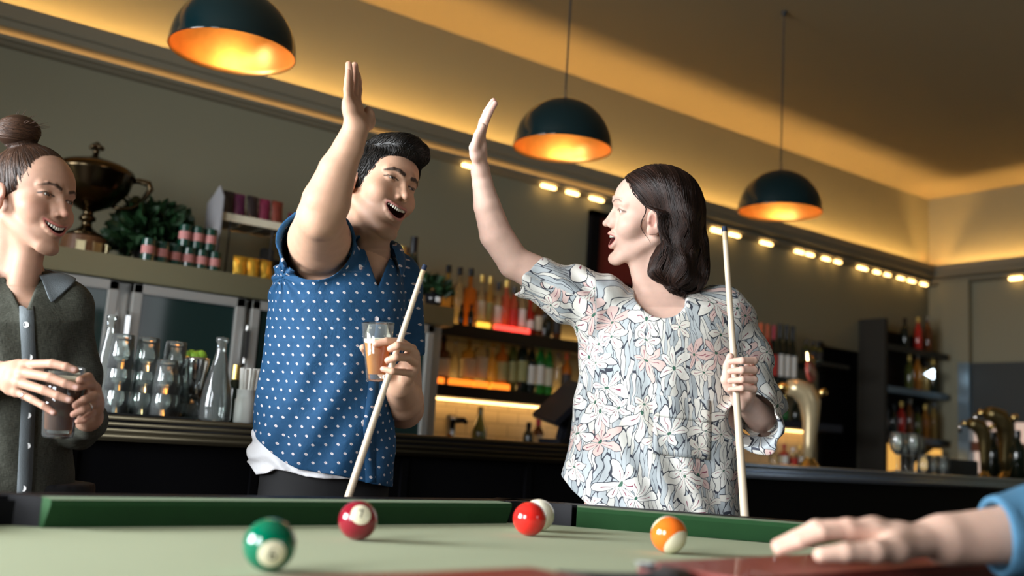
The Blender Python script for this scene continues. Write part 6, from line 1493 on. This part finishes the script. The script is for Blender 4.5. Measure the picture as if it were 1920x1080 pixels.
    V, Q = T.mesh(lo, hi, .0030*SC); sh = mesh_from('shirt', V, Q, m_linen, P_, org, puv=torso_puv(V, cx, d0, .16))
    evs = lambda q: T.ev(np.asarray(q, f32)[:, None, :], np.asarray(q, f32), .02)[:, 0]
    def front(x, y, lift=0.):
        d = 1.86
        for _ in range(60): d += min(float(evs([C3(x, y, d)])[0])-lift, .03)*.8
        return C3(x, y, d)
    V2, Q2 = [], []; ys = np.linspace(575, 950, 44)
    m_plk = mat('blue_grey_linen', (.12, .14, .15), .85, bump=(400, .4, .002))
    for y in ys:
        xc = np.interp(y, [575, 700, 950], [50, 56, 44])
        for w_ in (-14, 0, 13): V2.append(front(xc+w_, y, .0016))
    for i in range(43):
        for k in (0, 1): Q2.append((3*i+k, 3*i+k+1, 3*i+k+4, 3*i+k+3))
    o = mesh_from('placket', np.array(V2), np.array(Q2), m_linen, sh, org, puv=np.array(V2)[:, :2]); o.location = (0, 0, 0); o.data.materials[0] = m_plk
    md = o.modifiers.new('thick', 'SOLIDIFY'); md.thickness = .0025
    for x, y in ((49, 609), (56, 670), (53, 779), (52, 836), (44, 916)):
        button(Vector(toW(front(x, y, .003)))-Vector(org), Vector(np.array([.1, 0, -1.])@RM), .0062, sh)
    collar(P_, org, C3(36, 518, 2.12), nrm(np.array([.08, .97, .05])), np.array([.3, -.1, -.95]), .060, .078, .028, m_plk, .70, .045, evs)
    legs('trousers', P_, org, toW(C3(35, 990, 2.12)), .145, m_trs, [org+np.array([-.10, .05, 0]), org+np.array([.10, -.03, 0])])
    for k in (-1, 1): shoe(P_, org, org+np.array([.1*k, -.04*k+.01, 0]), (.4, -.9), m_shoe)
    # hair: slicked back into a bun
    H = Sdf(); hc, hr = np.array([0, -.018, .032]), np.array([.0785, .098, .094]); H.ell(h.W(hc), hr*h.s, h.R, .01); H.ell(h.W((0, .024, .036)), np.array((.0645, .062, .057))*h.s, h.R, .01)
    O, R_, sc = h.O.astype(f32), h.R.astype(f32), h.s
    zz = np.array([-.08, -.045, -.02, .0, .02, .05, .075, .10]); yy = np.array([-.06, -.035, -.022, .026, .046, .074, .100, .115])
    def hl(p): q = ((p-O)@R_)/sc; return ((q[:, 1]-np.interp(q[:, 2], zz, yy))*.8*sc).astype(f32)
    H.fn(hl, 'clip'); H.fn(lambda p: ((O-p)@R_[:, 2]-.075*sc).astype(f32), 'clip')
    bun = C3(34, 247, 2.115); bl = h.L(bun); 
    H.ell(bun, (.043, .036, .041), None, .012)
    lo, hi = box_of([h.O, bun], .15); V, Q = H.mesh(lo, hi, .0026*SC); mesh_from('hair', V, Q, m_hairbr, P_, org, cols=np.full((len(V), 3), .25))
    rs = np.random.RandomState(5); dbun = np.linalg.norm(V-bun, axis=1); ok = np.nonzero(dbun > .045)[0]; sd = V[rs.choice(ok, 4200, replace=False)]
    def flow(p, i): return (bun-p)/np.linalg.norm(bun-p, axis=1)[:, None]+rs.normal(0, .02, p.shape)
    P3 = trace(H, sd, flow, 7, np.minimum(.009, np.linalg.norm(sd-bun, axis=1)*.12), .0008)
    paths = list(P3); rad = list(rs.uniform(.0006, .0011, len(sd))); shd = list(np.clip(rs.beta(1.5, 2.5, len(sd))+.15*np.sin(sd[:, 0]*300), 0, 1))
    bx = nrm(np.cross(UPc, [0, 0, 1.])); 
    for i in range(420):
        ph = rs.uniform(0, 6.28); tilt = rs.normal(0, .5); R0 = rs.uniform(.018, .040); zo = rs.normal(0, .012); n1 = np.array([math.cos(ph*0), 0, 0])
        pts = []
        for t in np.linspace(0, rs.uniform(2., 4.5), 14):
            a = ph+t; v = np.array([math.cos(a)*.043, zo+.028*math.sin(tilt+a*.5)*.6, math.sin(a)*.041]); nn = math.sqrt((v[0]/.043)**2+(v[1]/.033)**2+(v[2]/.041)**2); pts.append(bun+v/nn*(1+rs.normal(0, .01)+.02))
        paths.append(pts); rad.append(.0011); shd.append(rs.beta(2, 2))
    for i in range(26):
        a = rs.uniform(0, 6.28); v = np.array([math.cos(a), abs(math.sin(a))*.9+.1, rs.normal(0, .5)]); v = nrm(v); q = bun+v*np.array([.042, .032, .04]); paths.append([q+v*t*.016+np.array([.008*t*t, 0, 0]) for t in np.linspace(0, 1, 5)]); rad.append(.0005); shd.append(.5)
    strands('hair_strands', paths, rad, m_hairbr, P_, org, shd)
    return P_, org

# ------------------------------------------------------------------ FOREGROUND HAND AND SLEEVE
def foreground():
    org = footorigin(C3(2150, 980, 1.25))
    B = Sdf(); W1 = C3(1775, 1012, 1.17)
    F1 = [[C3(1592, 996, 1.13), C3(1540, 1000, 1.12), C3(1500, 1016, 1.12), C3(1462, 1030, 1.125)], [C3(1590, 990, 1.155), C3(1530, 990, 1.155), C3(1492, 1008, 1.16), C3(1458, 1022, 1.165)],
          [C3(1600, 992, 1.185), C3(1540, 990, 1.20), C3(1505, 1002, 1.21), C3(1475, 1014, 1.215)], [C3(1622, 998, 1.21), C3(1572, 998, 1.235), C3(1545, 1006, 1.245), C3(1520, 1012, 1.25)]]
    T1 = [C3(1720, 1028, 1.125), C3(1640, 1034, 1.085), C3(1585, 1036, 1.075), C3(1540, 1040, 1.075)]
    hand(B, W1, F1, T1, 1.0); B.cap(W1, C3(1930, 1000, 1.20), .029, .036, .02); B.cap(C3(1930, 1000, 1.20), C3(2150, 960, 1.28), .037, .046, .02)
    lo, hi = pbox(1420, 2160, 930, 1080, 1.03, 1.33); V, Q = B.mesh(lo, hi, .0021*SC)
    col = np.tile(np.array((.68, .44, .34)), (len(V), 1)); tips = [f[3] for f in F1]+[f[0] for f in F1]; tz = np.exp(-np.min([np.linalg.norm(V-t, axis=1) for t in tips], 0)**2/.0004)[:, None]*.4; col = col*(1-tz)+np.array((.66, .34, .26))*tz
    P_ = mesh_from('person', V, Q, m_skin, None, org, cols=col); setp(P_, 'blurred hand and forearm with a rolled blue sleeve resting on the table rail', 'person')
    T = Sdf(); T.cap(C3(1880, 1006, 1.19), C3(2010, 985, 1.23), .046, .062, .02); T.cap(C3(2010, 985, 1.23), C3(2200, 930, 1.33), .062, .085, .02)
    T.fn(planeclip(C3(1866, 1008, 1.19), (-1, .0, 0)), 'clip', C3(1840, 1010, 1.18), .10); T.cap(C3(1900, 1002, 1.2), C3(1810, 1012, 1.18), .041, .041, .003, 's')
    T.fn(lambda p: (.004*noise3(p, 50, 6)).astype(f32), 'disp')
    lo, hi = pbox(1820, 2300, 830, 1120, 1.1, 1.42); V, Q = T.mesh(lo, hi, .004*SC)
    mesh_from('sleeve', V, Q, mat('denim_blue', (.06, .17, .28), .85, bump=(300, .3, .002), var=.15, vscale=60.), P_, org)
    return P_, org

for fn_ in (woman, man, leftwoman, foreground):
    t_ = time.time(); fn_(); print('BUILT', fn_.__name__, round(time.time()-t_, 1))

# ------------------------------------------------------------------ CUES
m_maple = mat('pale_maple', (.62, .50, .36), .35, coat=.3, var=.06, vscale=6.)
def cue(a, b, label, r0=.0060, r1=.0135):
    """a tip (place), b a lower point; runs on to the floor"""
    a, b = Vector(a), Vector(b); d = (b-a).normalized(); L = (a.z-.002)/-d.z; e = empty('pool_cue', a, label, 'cue', 'pool cues')
    MB().tube([d*.032, d*L*.5, d*L*.98], [r0, (r0+r1)/2, r1], 20).build('shaft', m_maple, e, auto=40)
    MB().tube([d*.012, d*.032], [r0, r0], 20).build('ferrule', mat('bone_ferrule', (.55, .40, .24), .4), e, auto=40)
    MB().tube([d*0, d*.012], [r0*.95, r0], 20).build('tip', mat('blue_chalked_tip', (.01, .02, .05), .7), e, auto=40)
    MB().tube([d*L*.975, d*L], [r1*1.02, r1], 20).build('bumper', m_gasket, e, auto=40); return e
cue(P(1358, 425, 2.245), P(1396, 960, 2.11), 'upright pale wooden cue held by the woman in the floral blouse')
cue(P(797, 497, 2.10), P(651, 938, 1.985), 'slanted pale wooden cue held by the man in the blue shirt', .0055, .0125)

# ------------------------------------------------------------------ GLASSES WITH BEER
def pint(c, up_, H, r0, r1, fill, label, grp='beer glasses in hands', bcol=(.85, .36, .03)):
    c = Vector(c); up_ = Vector(up_).normalized(); e = empty('beer_glass', c, label, 'glass', grp)
    MB().lathe([(.0005, 0), (r0, 0), (r0+.001, .004), (r1, H), (r1-.0012, H+.0008), (r1-.0014, H-.004)], 32, ax=up_).build('glass_body', m_glass, e, smooth=True)
    hf = H*fill; rf = r0+(r1-r0)*fill-.0026
    MB().lathe([(.0005, .0135), (r0-.0024, .0150), (rf, hf), (.0005, hf)], 32, ax=up_).build('beer', thinglass('beer_'+str(int(bcol[1]*100)), bcol, .1, .8), e, smooth=False)
    MB().lathe([(.0005, hf+.0003), (rf, hf+.0003), (rf+.0004, hf+.008), (.0005, hf+.010)], 32, ax=up_).build('foam', mat('beer_foam', (.85, .78, .62), .7), e, smooth=False); return e
Hm = (Vector(P(708, 607, 2.09))-Vector(P(706, 716, 2.09)))
pint(P(707, 714, 2.095), Hm, Hm.length, .0215, .0345, .66, 'pint glass of amber beer in the hand of the man', bcol=(.80, .34, .02))
Hl = (Vector(P(122, 690, 1.905))-Vector(P(108, 818, 1.905)))
pint(P(108, 818, 1.905), Hl, Hl.length, .0275, .037, .80, 'glass of dark beer cupped in both hands of the woman at left', bcol=(.20, .06, .01))
print('TOTAL', round(time.time()-T0, 1))
